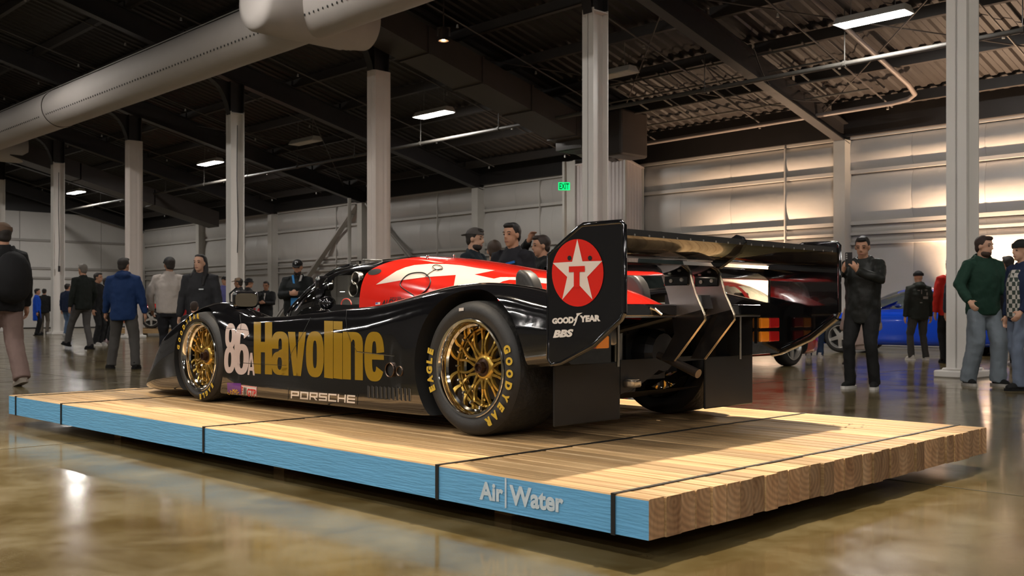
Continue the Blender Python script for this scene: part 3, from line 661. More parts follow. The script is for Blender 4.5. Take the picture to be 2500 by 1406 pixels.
def sect(a):
    w_,cr_,cb,tr,zb=wF(a),crF(a),cbF(a),trF(a),zbF(a); hs=cr_-zb; tr=min(tr,cr_-.01)
    tuck=.012 if 0.6<a<2.3 else 0
    P=[(w_-.05,zb),(w_-.012,zb+min(.035,.12*hs)),(w_-tuck,zb+.42*hs),(w_-.006,cr_-min(.17,.42*hs)),(w_-.03,cr_-min(.065,.18*hs)),(lerp(cb,w_,.45),cr_-min(.015,.05*hs)),(cb,cr_),(cb-.10,cr_-.18*(cr_-tr)),(cb-.20,lerp(tr,cr_,.35)),(cb-.30 if cb>.75 else cb*.55,tr+.01),(.18,tr),(0,tr)]
    C=catmull(P,5); half=[(0,zb)]+[(zb_ and 0 or 0,0) for zb_ in []]
    return [(0,zb),((w_-.05)*.5,zb)]+[(float(p[0]),float(p[1])) for p in C]
ST=sorted(set([round(x,3) for x in list(np.arange(-.57,4.0,.055))+[4.02]]))
q=MB(); rows=[]
for a in ST:
    h=sect(a); full=[(a,b,c) for b,c in h]+[(a,-b,c) for b,c in h[-2:0:-1]]; rows.append(full)
q.grid(rows,closed=True); n=len(rows[0]); q.f.append(tuple(range(n))); q.m.append(0); q.f.append(tuple(range((len(rows)-1)*n+n-1,(len(rows)-1)*n-1,-1))); q.m.append(0)
hull=q.build('hull_raw',[M_black,M_pit]); recalc(hull.data)
cuts=[]
def cutter(build):
    c=MB(); c.mi=0; build(c); o=c.build('cut',[M_pit]); recalc(o.data); cuts.append(o)
    mo=hull.modifiers.new('b','BOOLEAN'); mo.operation='DIFFERENCE'; mo.object=o; mo.solver='EXACT'
    try: mo.material_mode='TRANSFER'
    except Exception: pass
for sg in (1,-1):
    cutter(lambda c: c.cyl((2.79,sg*.60,.292),(2.79,sg*1.2,.292),.352,.352,56))
    cutter(lambda c: c.cyl((.06,sg*.53,.335),(.06,sg*1.2,.335),.392,.392,56))
cutter(lambda c: c.box(-1.2,-.12,-.62,.62,.05,.585))
cutter(lambda c: c.box(1.25,2.35,-.40,.40,.12,.9))      # cockpit well
dg=bpy.context.evaluated_depsgraph_get(); hm=bpy.data.meshes.new_from_object(hull.evaluated_get(dg)); hm.name='body'
for o in cuts+[hull]: bpy.data.objects.remove(o)
hm.polygons.foreach_set('use_smooth',[True]*len(hm.polygons)); hm.set_sharp_from_angle(angle=R(32))
body=inst('body',hm,car)
def bvh_of(me): return BVHTree.FromPolygons([v.co[:] for v in me.vertices],[tuple(p.vertices) for p in me.polygons])
B_body=bvh_of(hm)

# canopy: windscreen, side windows, roof, red engine cover -----------------------------------
wc=pchip([2.56,2.5,2.3,2.0,1.6,1.2,.8,.4,0,-.3,-.56],[.40,.445,.51,.545,.56,.545,.505,.46,.425,.40,.38])
ctF=pchip([2.56,2.4,2.2,2.0,1.83,1.6,1.4,1.2,.9,.6,.3,0,-.3,-.56],[.60,.690,.80,.885,.932,.962,.970,.956,.92,.875,.832,.755,.628,.605])
nF=pchip([2.56,2.0,1.5,1.2,.8,-.56],[4.5,4.5,3.5,2.9,2.4,2.2])
def csec(a,n=40):
    return csec0(a,n)
def csec0(a,n=40):
    w_,ct,c0,e=wc(a),ctF(a),min(trF(a)-.02,ctF(a)-.03),nF(a); out=[]
    for j in range(n+1):
        t=math.pi/2*j/n; out.append((w_*max(0.0,math.cos(t))**(2/e),c0+(ct-c0)*math.sin(t)**(2/e)))
    return out
def crow(a,n=40):
    # stations lean back over the roof so that the red cover ends in a curved line
    out=[]; w_=max(0.0,1-abs(a-1.5)/.5)
    for j in range(n+1):
        f=math.sin(math.pi/2*j/n); aa=a-.20*w_*max(0.0,(f-.55)/.45)**1.5; p=csec0(aa,n)[j]; out.append((aa,p[0],p[1]))
    return out
SA=[-.56+.02*i for i in range(157)]; parts={'windscreen':MB(),'side_window':MB(),'side_window_r':MB(),'roof':MB(),'engine_cover':MB()}; NH=40
for i in range(len(SA)-1):
    a0,a1=SA[i],SA[i+1]; s0,s1=crow(a0),crow(a1); am=(a0+a1)/2
    for sg in (1,-1):
        for j in range(NH):
            cm_=(s0[j][2]+s0[j+1][2]+s1[j][2]+s1[j+1][2])/4
            if am<1.5: k='engine_cover'
            elif am>2.06-.15*max(0,min(1,(.80-cm_)/.2)) and cm_>.585: k='windscreen'
            elif 1.46<am<1.98-1.05*max(0,cm_-.66)*.9 and .655<cm_<.875: k='side_window'
            else: k='roof'
            P=[(p[0],sg*p[1],p[2]) for p in (s0[j],s1[j],s1[j+1],s0[j+1])]
            parts[k+('_r' if k=='side_window' and sg<0 else '')]._add(P if sg==1 else P[::-1],[(0,1,2,3)])
def weld(me):
    b=bmesh.new(); b.from_mesh(me); bmesh.ops.remove_doubles(b,verts=b.verts,dist=.0004); bmesh.ops.recalc_face_normals(b,faces=b.faces); b.to_mesh(me); b.free()
    me.polygons.foreach_set('use_smooth',[True]*len(me.polygons)); me.set_sharp_from_angle(angle=R(50))
PO={}
for k,mm in (('windscreen',M_smoke),('side_window',M_smoke),('roof',M_black),('engine_cover',M_red)):
    o=parts[k].build(k,mm,car); weld(o.data); PO[k]=o
    if k=='side_window': o=parts['side_window_r'].build(k,mm,car); weld(o.data)
B_cov=bvh_of(PO['engine_cover'].data)
tag(PO['engine_cover'],'glossy red engine cover with white flashes')
# interior seen through the glazing
q=MB(); q.box(1.26,2.3,-.39,.39,.125,.16); q.box(1.255,1.30,-.39,.39,.16,.86); q.build('cockpit_tub',mat('tub_alloy',(.28,.27,.25),.45,metal=.3),car)
q=MB(); q.hexa([(1.45,-.34,.2),(1.85,-.34,.2),(1.85,-.02,.2),(1.45,-.02,.2),(1.33,-.32,.80),(1.43,-.32,.80),(1.43,-.06,.80),(1.33,-.06,.80)]); bevel(q.build('seat',M_pit,car),.04,2)
q=MB(); q.tube([(1.38,.38,.5),(1.40,.36,.80),(1.42,.26,.90),(1.42,-.26,.90),(1.40,-.36,.80),(1.38,-.38,.5)],.02,8); q.build('roll_bar',M_steel,car,smooth=60)
q=MB(); q.tube([(2.05,-.3+.14*math.cos(t),.66+.13*math.sin(t)) for t in np.linspace(0,2*math.pi,21)],.014,6); q.build('steering_wheel',M_pit,car)
for (a,c,r) in ((1.60,.752,.046),(1.575,.822,.040)):
    q=MB(); Mx=Matrix.Translation((a,.455,c))@Matrix.Rotation(R(-90),4,'X')
    q.lathe([(r-.006,-.05),(r-.006,.075),(r,.08),(r+.004,.075),(r,-.05)],Mx,20); o=q.build('air_intake',M_steel,car,smooth=40)
    q=MB(); q.lathe([(0,-.02),(r-.006,-.02)],Mx,20); q.build('intake_throat',M_pit,o)
q=MB(); q.box(1.40,1.75,.30,.44,.60,.66); q.hexa([(1.40,.43,.64),(1.62,.45,.66),(1.62,.46,.66),(1.40,.44,.64),(1.38,.42,.86),(1.56,.42,.86),(1.56,.43,.86),(1.38,.43,.86)]); q.build('duct_panel',M_steel,car)
# windscreen base trim, roof loop, latch, pins
q=MB(); pts=[]
for a in np.arange(2.55,1.72,-.04):
    s_=csec(a); p=min(s_,key=lambda p:abs(p[0]-.43)); pts.append((a,p[0]+.004,p[1]+.004))
q.tube(pts,.016,8); q.build('pillar_trim',M_black,car,smooth=60)
def onroof(a,b): 
    s_=csec(a); p=min(s_,key=lambda p:abs(p[0]-abs(b))); return Vector((a,b,p[1]))
p=onroof(1.60,.38); q=MB(); q.tube([p+Vector((.09*math.cos(t),.03*math.sin(t),.010+.004*math.cos(t))) for t in np.linspace(0,2*math.pi,21)],.006,6); q.box(p.x+.05,p.x+.09,p.y-.02,p.y+.02,p.z-.02,p.z+.012); q.build('tow_loop',M_steel,car,smooth=60)
p=onroof(1.76,.38); q=MB(); q.box(p.x-.03,p.x+.04,p.y-.025,p.y+.025,p.z-.015,p.z+.022); bevel(q.build('roof_latch',M_chrome,car),.006,2)
for (a,b) in ((1.22,.24),(1.30,-.05)):
    p=onroof(a,b); q=MB(); q.cyl(p-Vector((0,0,.01)),p+Vector((0,0,.010)),.011,.009,8); q.sph(p+Vector((0,0,.014)),.010,8,6); q.build('bonnet_pin',M_chrome,car,smooth=60)
# mirrors
def rmirror(a,b,c,w_,h,strut):
    q=MB(); q.box(0,.09,-w_/2,w_/2,-h/2,h/2); o=q.build('mirror_housing',M_black,car); bevel(o,.03,4); o.location=(a,b,c); o.rotation_euler=(0,R(-4),R(-22 if b>0 else 22))
    for f in o.data.polygons: f.use_smooth=True
    q=MB(); poly=[]
    for t in np.linspace(0,2*math.pi,29)[:-1]:
        ct,st=math.cos(t),math.sin(t); poly.append(((w_/2-.012)*math.copysign(abs(ct)**.5,ct),(h/2-.012)*math.copysign(abs(st)**.5,st)))
    q.prism(poly,Matrix(((0,0,1,-.002),(1,0,0,0),(0,1,0,0),(0,0,0,1))),-.003,.0005); q.build('mirror_glass',M_mirror,o)
    q=MB(); q.bar(strut,(a+.05,b,c-h/2+.01),.03,.05,up=(1,0,0)); q.build('mirror_strut',M_black,car)
rmirror(2.37,.835,.690,.165,.112,(2.46,.80,.60)); rmirror(2.36,-.81,.688,.20,.105,(2.46,-.80,.60)); rmirror(1.94,.50,.795,.12,.10,(1.99,.52,.66))
q=MB(); q.sph((1.86,.545,.668),(.07,.05,.045),14,10); q.build('pillar_fairing',M_black,car,smooth=180)
# grey scoops on the rear deck
for sg in (1,-1):
    q=MB(); poly=[(.19,.62),(.19,.80),(.185,.825),(.165,.838),(.135,.836),(.10,.818),(.07,.785),(.052,.745),(.045,.70),(.045,.62)]
    q.prism(poly,Matrix(((1,0,0,0),(0,0,1,0),(0,1,0,0),(0,0,0,1))),sg*.465-.045,sg*.465+.045); o=q.build('deck_scoop',M_grey,car); recalc(o.data); bevel(o,.03,5); o.data.polygons.foreach_set('use_smooth',[True]*len(o.data.polygons))
# exhaust pipes, vents, fuel filler on the left side
for (a,c,r) in ((.659,.303,.040),(.575,.300,.028)):
    q=MB(); Mx=Matrix.Translation((a,.955,c))@Matrix.Rotation(R(-90),4,'X'); q.lathe([(r-.006,-.06),(r-.006,.026),(r-.003,.029),(r,.026),(r+.003,-.06)],Mx,20); o=q.build('exhaust_pipe',mat('exhaust_steel',(.12,.085,.065),.3,metal=1),car,smooth=40)
    q=MB(); q.lathe([(0,.014),(r-.006,.014)],Mx,20); q.build('exhaust_bore',M_pit,o)
for i in range(11):
    px=lerp(900,1000,i/10); y0=lerp(940,946,i/10); y1=lerp(972,980,i/10)
    decal('vent_slot',[[(px-3,y0+2),(px-1,y0),(px+2.6,y0+3),(px+3,y1-2),(px+1,y1),(px-2.6,y1-3)]],B_body,CARM,M_pit,car)
    decal('vent_edge',stroke([(px+3.2,y0+3),(px+3.6,y1-2)],.7),B_body,CARM,M_steel,car,.002)
# ---- printed livery
PR=lambda n_,polys,m_,**k: decal(n_,polys,B_body,CARM,m_,car,**k)
L=[('H',620,664.8,786,913),('a',664,705,809,915.5),('v',703.5,747.5,810,917.5),('o',747.5,791,808.5,921),('l',792,813.5,783,923),('i',814.5,836.5,784,924.5),('n',837.5,886.5,810,927),('e',890,938.5,809.5,931)]
polys=[]
for ch,x0,x1,y0,y1 in L: polys+=warp(GL[ch],[(x0,y0),(x1,y0+.6),(x1,y1+1.5),(x0,y1-1.5)])
tag(PR('lettering',polys,M_gold),'large gold condensed lettering along the left door')
polys=warp(GL['8'],[(550,789),(577.5,789),(573.5,911),(547,911)])+warp(GL['6'],[(574,789),(611.5,790),(607,915),(571,914)])+warp(GL['A'],[(605.5,861),(622.5,861),(622.5,916.5),(604.5,915)])
tag(PR('race_number',polys,M_pinkw),'pale number 86 and letter A')
tag(PR('lettering',warp(word('PORSCHE',.14),[(711,954),(868,965),(867,984.5),(710,972)]),M_cream),'pale wide lettering on the sill')
M_purple=mat('purple_print',(.11,.018,.20),.35,coat=.4); M_wh=mat('white_print',(.62,.57,.52),.4); M_rp=mat('red_print',(.55,.012,.02),.4); M_kp=mat('black_print',(.008,.008,.008),.4); M_yp=mat('yellow_print',(.62,.36,.03),.4)
st=PR('sticker',[[(555,934),(588.5,935.5),(588.5,972),(562,973),(556,967)]],M_purple); tag(st,'purple square sticker with yellow arched letters')
def arcw(s,cx,cy,rx,ry,a0,a1,h,wd):
    out=[]
    for i,ch in enumerate(s):
        th=R(lerp(a0,a1,i/(len(s)-1))); x=cx+rx*math.sin(th); y=cy-ry*math.cos(th); V,Fc,asp=text2d(ch,.03)
        for p in polys_of(V,Fc):
            out.append([(x+math.cos(th)*(u-.5)*wd-math.sin(th)*-(0-(v-.5))*h*0+ (-math.sin(th))*0 + math.sin(th)*(v-.5)*h, y+math.sin(th)*(u-.5)*wd-math.cos(th)*(v-.5)*h) for u,v in p])
    return out
decal('lettering',arcw('CAMEL',571,966,13,13,-62,62,7.5,5.5),B_body,CARM,M_yp,st,.003)
V,Fc,_=text2d('GT',.03); decal('lettering',warp(polys_of(V,Fc),[(567,958),(575.5,958),(575,965),(567,965)]),B_body,CARM,M_yp,st,.003)
st=PR('sticker',[[(589.3,939.5),(628,944),(627.5,974.5),(589,970.5)]],M_wh); tag(st,'white rectangular sticker with red border and red letters')
decal('sticker_border',stroke([(590.2,940.8),(627,945),(626.6,973.3),(590,969.6),(590.2,940.8)],1.0),B_body,CARM,M_rp,st,.003)
V,Fc,_=text2d('GTP',.03); decal('lettering',warp(polys_of(V,Fc),[(604,948),(625.5,950.5),(625,969.5),(603.5,966.5)]),B_body,CARM,M_rp,st,.003)
decal('sticker_bars',[[(596,945),(598.5,945.3),(598,965.3),(595.5,965)],[(600,945.6),(602.2,946),(601.8,966),(599.6,965.6)]],B_body,CARM,M_kp,st,.003)
polys=[]
for i,ch in enumerate('IMSA'): V,Fc,_=text2d(ch,.02); polys+=warp(polys_of(V,Fc),[(591.3,944+i*6),(594.3,944.3+i*6),(594.3,948.6+i*6),(591.3,948.3+i*6)])
decal('lettering',polys,B_body,CARM,M_rp,st,.003)
V,Fc,_=text2d('B. LEVEN',.02,.2); B_roof=bvh_of(PO['roof'].data)
decal('lettering',warp(polys_of(V,Fc),[(770,753.5),(800,751.5),(800,757),(770,759)]),B_roof,CARM,M_wh,car)
decal('small_flag',[[(760,754.5),(769,753.5),(769,759),(760,760)]],B_roof,CARM,M_rp,car)
# panel gaps
for pts in ([(759,775),(738,818),(712,862),(706,892)],[(847,748),(845.5,780),(848,808),(857,832),(872,858)],[(872,858),(905,861),(965,868)],[(548,801),(570,802),(607,806)],[(590,885.5),(640,889),(700,892)],[(586,768),(589,790),(588,806)],[(705,946),(703,985)],[(874,962),(872,988)]):
    PR('panel_gap',stroke(pts,1.0),M_kp,off=.0022)
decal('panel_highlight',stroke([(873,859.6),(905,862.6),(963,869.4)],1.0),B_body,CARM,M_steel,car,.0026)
# white livery flash on the engine cover
CV=lambda n_,polys,m_,**k: decal(n_,polys,B_cov,CARM,m_,PO['engine_cover'],**k)
up=[(918,695),(940,680),(968,662),(990,653),(1012,647.5),(1050,644.4),(1090,645),(1126,648),(1160,654),(1208,660.5)]
lowr=[(1158,670.5),(1206,680.8),(1222,677),(1266,677),(1300,677),(1345,681),(1345,694),(1300,689),(1262,684),(1244,683.4),(1228,687),(1216,693),(1200,712),(1104,712),(1108,699),(1113,671.6),(1040,676.6),(980,684.5)]
CV('flash_and_glint',[up+lowr],M_cream)
CV('flash_and_glint',[[(1022,634),(1050,636),(1084,642),(1060,641)]],M_cream)  # bright reflection along the crest, drawn in as a cream sliver
CV('roof_intake',[[(915+17*math.cos(t)*.95+3*math.sin(t),664+6.5*math.sin(t)-4*math.cos(t)) for t in np.linspace(0,2*math.pi,33)[:-1]]],M_kp,off=.002)
V,Fc,_=text2d('ALEX KIRBY',.03,.25); CV('lettering',warp(polys_of(V,Fc),[(932,733),(1008,726),(1006,741),(930,748)]),M_kp,off=.002)
V,Fc,_=text2d('DRIVER',.01); CV('lettering',warp(polys_of(V,Fc),[(953,726),(981,724),(981,728.5),(953,730.5)]),M_kp,off=.002)
CV('small_flag',[[(917,738.5),(929,737.5),(928,743.5),(917,744.5)]],M_wh); CV('flag_canton',[[(917.5,739),(923,738.5),(923,741.5),(917.5,742)]],mat('flag_blue',(.03,.05,.30),.4),off=.002)
# cable loop over the cover
def raypts(px,bvh,off):
    inv=CARM.inverted(); o=inv@Vector((0,0,CAMH)); out=[]
    for x,y in px:
        d=(inv.to_3x3()@Vector(((x-1250)/FPX,1,-(y-HZ)/FPX))).normalized(); h,nn,_,_=bvh.ray_cast(o,d)
        if h is not None: out.append(h+(nn if nn.dot(d)<0 else -nn)*off)
    return out
loop=[(1052,688),(1048,678),(1036,668),(1018,666.5),(1000,670),(988,678),(979,690),(979,699),(990,708),(1004,717),(1014,724),(1024,721),(1038,712),(1048,700),(1052,688)]
q=MB(); q.tube(raypts([tuple(p) for p in catmull(loop,5)],B_cov,.004),.0035,6); q.build('filler_cable',M_kp,car,smooth=60)
q=MB(); q.tube(raypts([tuple(p) for p in catmull([(1040,676),(1050,668),(1060,662),(1066,660),(1072,661),(1081,659),(1078,652),(1068,649),(1060,650),(1057,654),(1066,660),(1079,658)],4)],B_cov,.006),.0022,6); q.build('latch_cable',M_kp,car,smooth=60)
# ---- end plates
EP=[(-.92,.612),(-.92,.985),(-.905,1.0),(-.69,1.0),(-.66,.985),(-.482,.876),(-.478,.40),(-.50,.372),(-.56,.385),(-.75,.469),(-.905,.585)]
MxS=Matrix(((1,0,0,0),(0,0,1,0),(0,1,0,0),(0,0,0,1)))
BE={}
for sg in (1,-1):
    q=MB(); q.prism(EP,MxS,sg*.955-.008,sg*.955+.008); o=q.build('end_plate',M_black,car); recalc(o.data); BE[sg]=bvh_of(o.data)
    q=MB(); q.tube([(x,sg*.955,z) for x,z in EP+EP[:1]],.012,8); q.build('rolled_edge',M_black,o,smooth=60)
    if sg==-1:
        q=MB(); q.tube([(-.50,-.945,.372),(-.56,-.945,.385),(-.75,-.945,.469),(-.905,-.945,.585)],.024,10); q.build('lower_lip',M_black,o,smooth=60)
    else: epl=o
DE=lambda n_,polys,m_,**k: decal(n_,polys,BE[1],CARM,m_,epl,**k)
DE('red_roundel',disc(1411.5,666,63,82.5),M_red,off=.003)
S5=[(1411,584),(1423.5,638),(1472,637),(1435,676),(1448,731),(1417,697.5),(1403,697.5),(1374,731.5),(1386.5,676),(1351,642),(1398.5,639)]
DE('white_star',[S5],M_cream,off=.0045)
DE('red_letter',[[(1391,650.5),(1430,649),(1430,663.5),(1391,664.5)],[(1403,663),(1417,663),(1417,702),(1403,702)]],M_red,off=.0062)
for x in (1392,1442): DE('fastener_hole',disc(x,630,5,6,16),M_kp,off=.005)
V,Fc,_=text2d('GOOD',.07); DE('lettering',warp(polys_of(V,Fc),[(1349,777),(1402,772),(1402,789),(1349,791)]),M_wh,off=.003)
V,Fc,_=text2d('YEAR',.07); DE('lettering',warp(polys_of(V,Fc),[(1416,770),(1467,768.5),(1467,784),(1416,787)]),M_wh,off=.003)
DE('winged_foot',[[(1408,765),(1424,763),(1416,768),(1412,772),(1409,784),(1404,795),(1400,795),(1405,784),(1402,781),(1409,771)]],M_wh,off=.003)
V,Fc,_=text2d('BBS',.06,.2); DE('lettering',warp(polys_of(V,Fc),[(1352,806),(1401,803),(1400,822),(1351,825)]),M_wh,off=.003)
# ---- rear wing
def foil(LE,TE,th,camber,n=14,n2=2):
    LE=np.array(LE);TE=np.array(TE);d=TE-LE;L_=np.hypot(*d);nn=np.array([-d[1],d[0]])/L_
    up_=[];lo=[]
    for i in range(n+1):
        x=.5*(1-math.cos(math.pi*i/n)); y=5*th*(.2969*math.sqrt(x)-.126*x-.3516*x*x+.2843*x**3-.1015*x**4); cm_=camber*4*x*(1-x)
        up_.append(LE+d*x+nn*(cm_+y)*L_); lo.append(LE+d*x+nn*(cm_-y)*L_)
    return [tuple(p) for p in up_]+[tuple(p) for p in lo[-2:0:-1]]
def wing(name,LE,TE,th,camber,m_):
    q=MB(); pr=foil(LE,TE,th,camber); rows=[[(x,b,z) for x,z in pr] for b in np.linspace(-.947,.947,13)]; q.grid(rows,closed=True); o=q.build(name,m_,car,smooth=50); recalc(o.data); return o
wing('wing_main_plane',(-.44,.815),(-.76,.842),.09,.06,M_black)     # nn points down for this direction: camber hangs below
wing('wing_flap',(-.735,.862),(-.905,.958),.05,.10,M_black)
q=MB(); q.box(-.915,-.905,-.945,.945,.945,.972); q.build('gurney_flap',M_carbon,car)
for i in range(18):
    q=MB(); b=-.88+i*.1035; q.cyl((-.917,b,.948),(-.914,b,.948),.006,.006,6); q.build('gurney_screw',M_steel,car)
q=MB(); q.prism([(-.70,.88),(-.80,.962),(-.865,.998),(-.905,.985),(-.925,.955),(-.89,.90),(-.77,.828),(-.74,.835)],MxS,-.01,.01); o=q.build('centre_fence',M_black,car); recalc(o.data); bevel(o,.006,2)
for sg in (1,-1):
    b=sg*.132
    q=MB(); q.prism([(-.675,.815),(-.712,.705),(-.752,.625),(-.575,.585),(-.545,.70),(-.50,.815)],MxS,b-.006,b+.006); o=q.build('wing_support',mat('brushed_plate',(.52,.46,.44),.30,metal=.85),car); recalc(o.data)
    q=MB(); q.prism([(-.752,.625),(-.765,.60),(-.768,.575),(-.585,.366),(-.50,.366),(-.585,.50),(-.575,.585)],MxS,b-.006,b+.006); o9=q.build('support_foot',mat('dark_polished_plate',(.16,.145,.14),.16,metal=.9),car); recalc(o9.data)
    q=MB(); q.tube([(-.675,b,.815),(-.712,b,.705),(-.765,b,.60),(-.768,b,.575),(-.585,b,.366)],.007,6); q.build('plate_edge',mat('bare_metal_edge',(.62,.50,.36),.25,metal=1),o,smooth=60)
    q=MB(); q.prism([(-.68,.745),(-.685,.83),(-.62,.845),(-.53,.83),(-.525,.745)],MxS,b-.016,b+.016); o2=q.build('support_bracket',M_black,o); recalc(o2.data); bevel(o2,.008,2)
    for (x,z) in ((-.64,.775),(-.575,.77)): q=MB(); q.cyl((x,b+.016,z),(x,b+.022,z),.010,.010,10); q.build('bolt',M_steel,o)
    # tail pods: lamps, rods, flaps
    fr=MB(); fr.box(-.580,-.571,sg*.655 if sg>0 else sg*.875,sg*.875 if sg>0 else sg*.655,.435,.588); o=fr.build('lamp_frame',M_chrome if False else mat('lamp_frame_black',(.01,.01,.01),.15,coat=1),car)
    for c0 in (.443,.520):
        for (b0,b1,mm) in ((.665,.755,'amber'),(.757,.865,'red')):
            ml=mat('lamp_'+mm,(.85,.26,.015) if mm=='amber' else (.42,.012,.012),.12,coat=1.0,spec=.8,emit=(.9,.3,.02) if mm=='amber' else (.3,.01,.01),estr=.03)
            q=MB(); y0,y1=sorted((sg*b0,sg*b1)); q.box(-.600,-.579,y0,y1,c0,c0+.060); o2=q.build('tail_lamp',ml,o); bevel(o2,.008,2)
    q=MB(); q.tube([(-.545,sg*.535,.35),(-.545,sg*.535,.60)],.008,8); q.build('stay_rod',M_steel,car,smooth=60)
    q=MB(); y0,y1=sorted((sg*.37,sg*.858)); q.box(-.425,-.412,y0,y1,.075,.365); o=q.build('mud_flap',M_carbon,car); bevel(o,.006,2)
# tail lip band, undertray, gearbox and rear structure
q=MB(); q.box(-.60,-.572,-.66,.66,.592,.652); o=q.build('tail_lip',M_black,car); bevel(o,.006,2)
q=MB(); q.box(-.596,-.570,-.66,.66,.586,.594); q.build('tail_lip_edge',M_steel,car)
low=[(.37,.20),(.30,.215),(.20,.245),(.10,.285),(.02,.325),(-.06,.345),(-.37,.35)]
q=MB(); q.prism([(b,c) for b,c in low]+[(-.37,.372),(.37,.372)],Matrix(((0,0,1,0),(1,0,0,0),(0,1,0,0),(0,0,0,1))),-.425,-.405); o=q.build('undertray_panel',M_carbon,car); recalc(o.data)
q=MB(); rows=[[(a,b,.075+.13*(max(0.0,.45-a)/.85)**1.6) for b in (-.37,.37)] for a in np.arange(.45,-.42,-.06)]; q.grid(rows); q.build('diffuser_roof',M_carbon,car,smooth=60)
M_gear=mat('gearbox_alloy',(.05,.05,.052),.35,metal=.8)
q=MB(); q.lathe([(0,-.42),(.10,-.42),(.12,-.38),(.13,-.25),(.16,-.10),(.19,.05),(.19,.10)],Matrix(((0,0,1,0),(1,0,0,0),(0,1,0,.40),(0,0,0,1))),16); q.box(-.30,-.05,-.17,.17,.25,.52); o=q.build('gearbox',M_gear,car); 
q=MB(); q.lathe([(0,.0),(.03,.0),(.045,.01),(.045,.05),(.03,.055),(0,.055)],Matrix(((0,0,-1,-.32),(1,0,0,.36),(0,1,0,.49),(0,0,0,1))),18); q.build('bearing_cap',M_steel,car,smooth=40)
q=MB(); q.cyl((-.30,.24,.30),(-.30,.24,.54),.030,.030,14); q.build('damper',M_steel,car,smooth=60)
for sg in (1,-1):
    q=MB(); q.tube([(-.30,sg*.15,.30),(.02,sg*.60,.26)],.014,6); q.tube([(-.10,sg*.15,.30),(.06,sg*.60,.26)],.014,6); q.tube([(-.30,sg*.15,.50),(.04,sg*.60,.45)],.012,6); q.build('suspension_arm',M_gear,car)
    q=MB(); q.tube([(-.58,sg*.10,.60),(-.30,sg*.34,.50),(-.12,sg*.45,.46)],.018,8); q.build('wing_stay',M_carbon,car)
q=MB(); q.hexa([(-.66,-.10,.63),(-.50,-.10,.63),(-.50,.10,.63),(-.66,.10,.63),(-.64,-.10,.70),(-.50,-.10,.70),(-.50,.10,.70),(-.64,.10,.70)]); q.bar((-.64,.08,.64),(-.48,-.02,.44),.03,.02); q.bar((-.64,-.08,.64),(-.52,-.03,.48),.03,.02); q.build('crash_structure',M_carbon,car)
q=MB(); q.tube([(-.46,.10,.39),(-.60,.11,.345),(-.72,.12,.305)],[.020,.022,.024],12); q.build('jack_tube',mat('jack_alloy',(.20,.17,.15),.4,metal=.9),car,smooth=60)
q=MB(); q.lathe([(0,0),(.045,0),(.05,.008),(.05,.03),(.04,.034),(.04,.04),(0,.042)],Matrix.Translation((-.44,.30,.235)),20); q.build('drain_cap',M_steel,car,smooth=40)
q=MB(); q.cyl((-.606,.33,.63),(-.628,.30,.60),.008,.008,8); q.tube([(-.60,.36,.635),(-.615,.30,.615)],.007,6); q.build('tail_latch',M_steel,car)
q=MB(); q.tube([(2.05+.04*math.cos(t)*0+ -.75+.05*math.cos(t),.80,.655+.035*math.sin(t)) for t in np.linspace(0,math.pi,11)],.004,6); q.build('release_loop',mat('red_loop',(.6,.08,.06),.5),car)
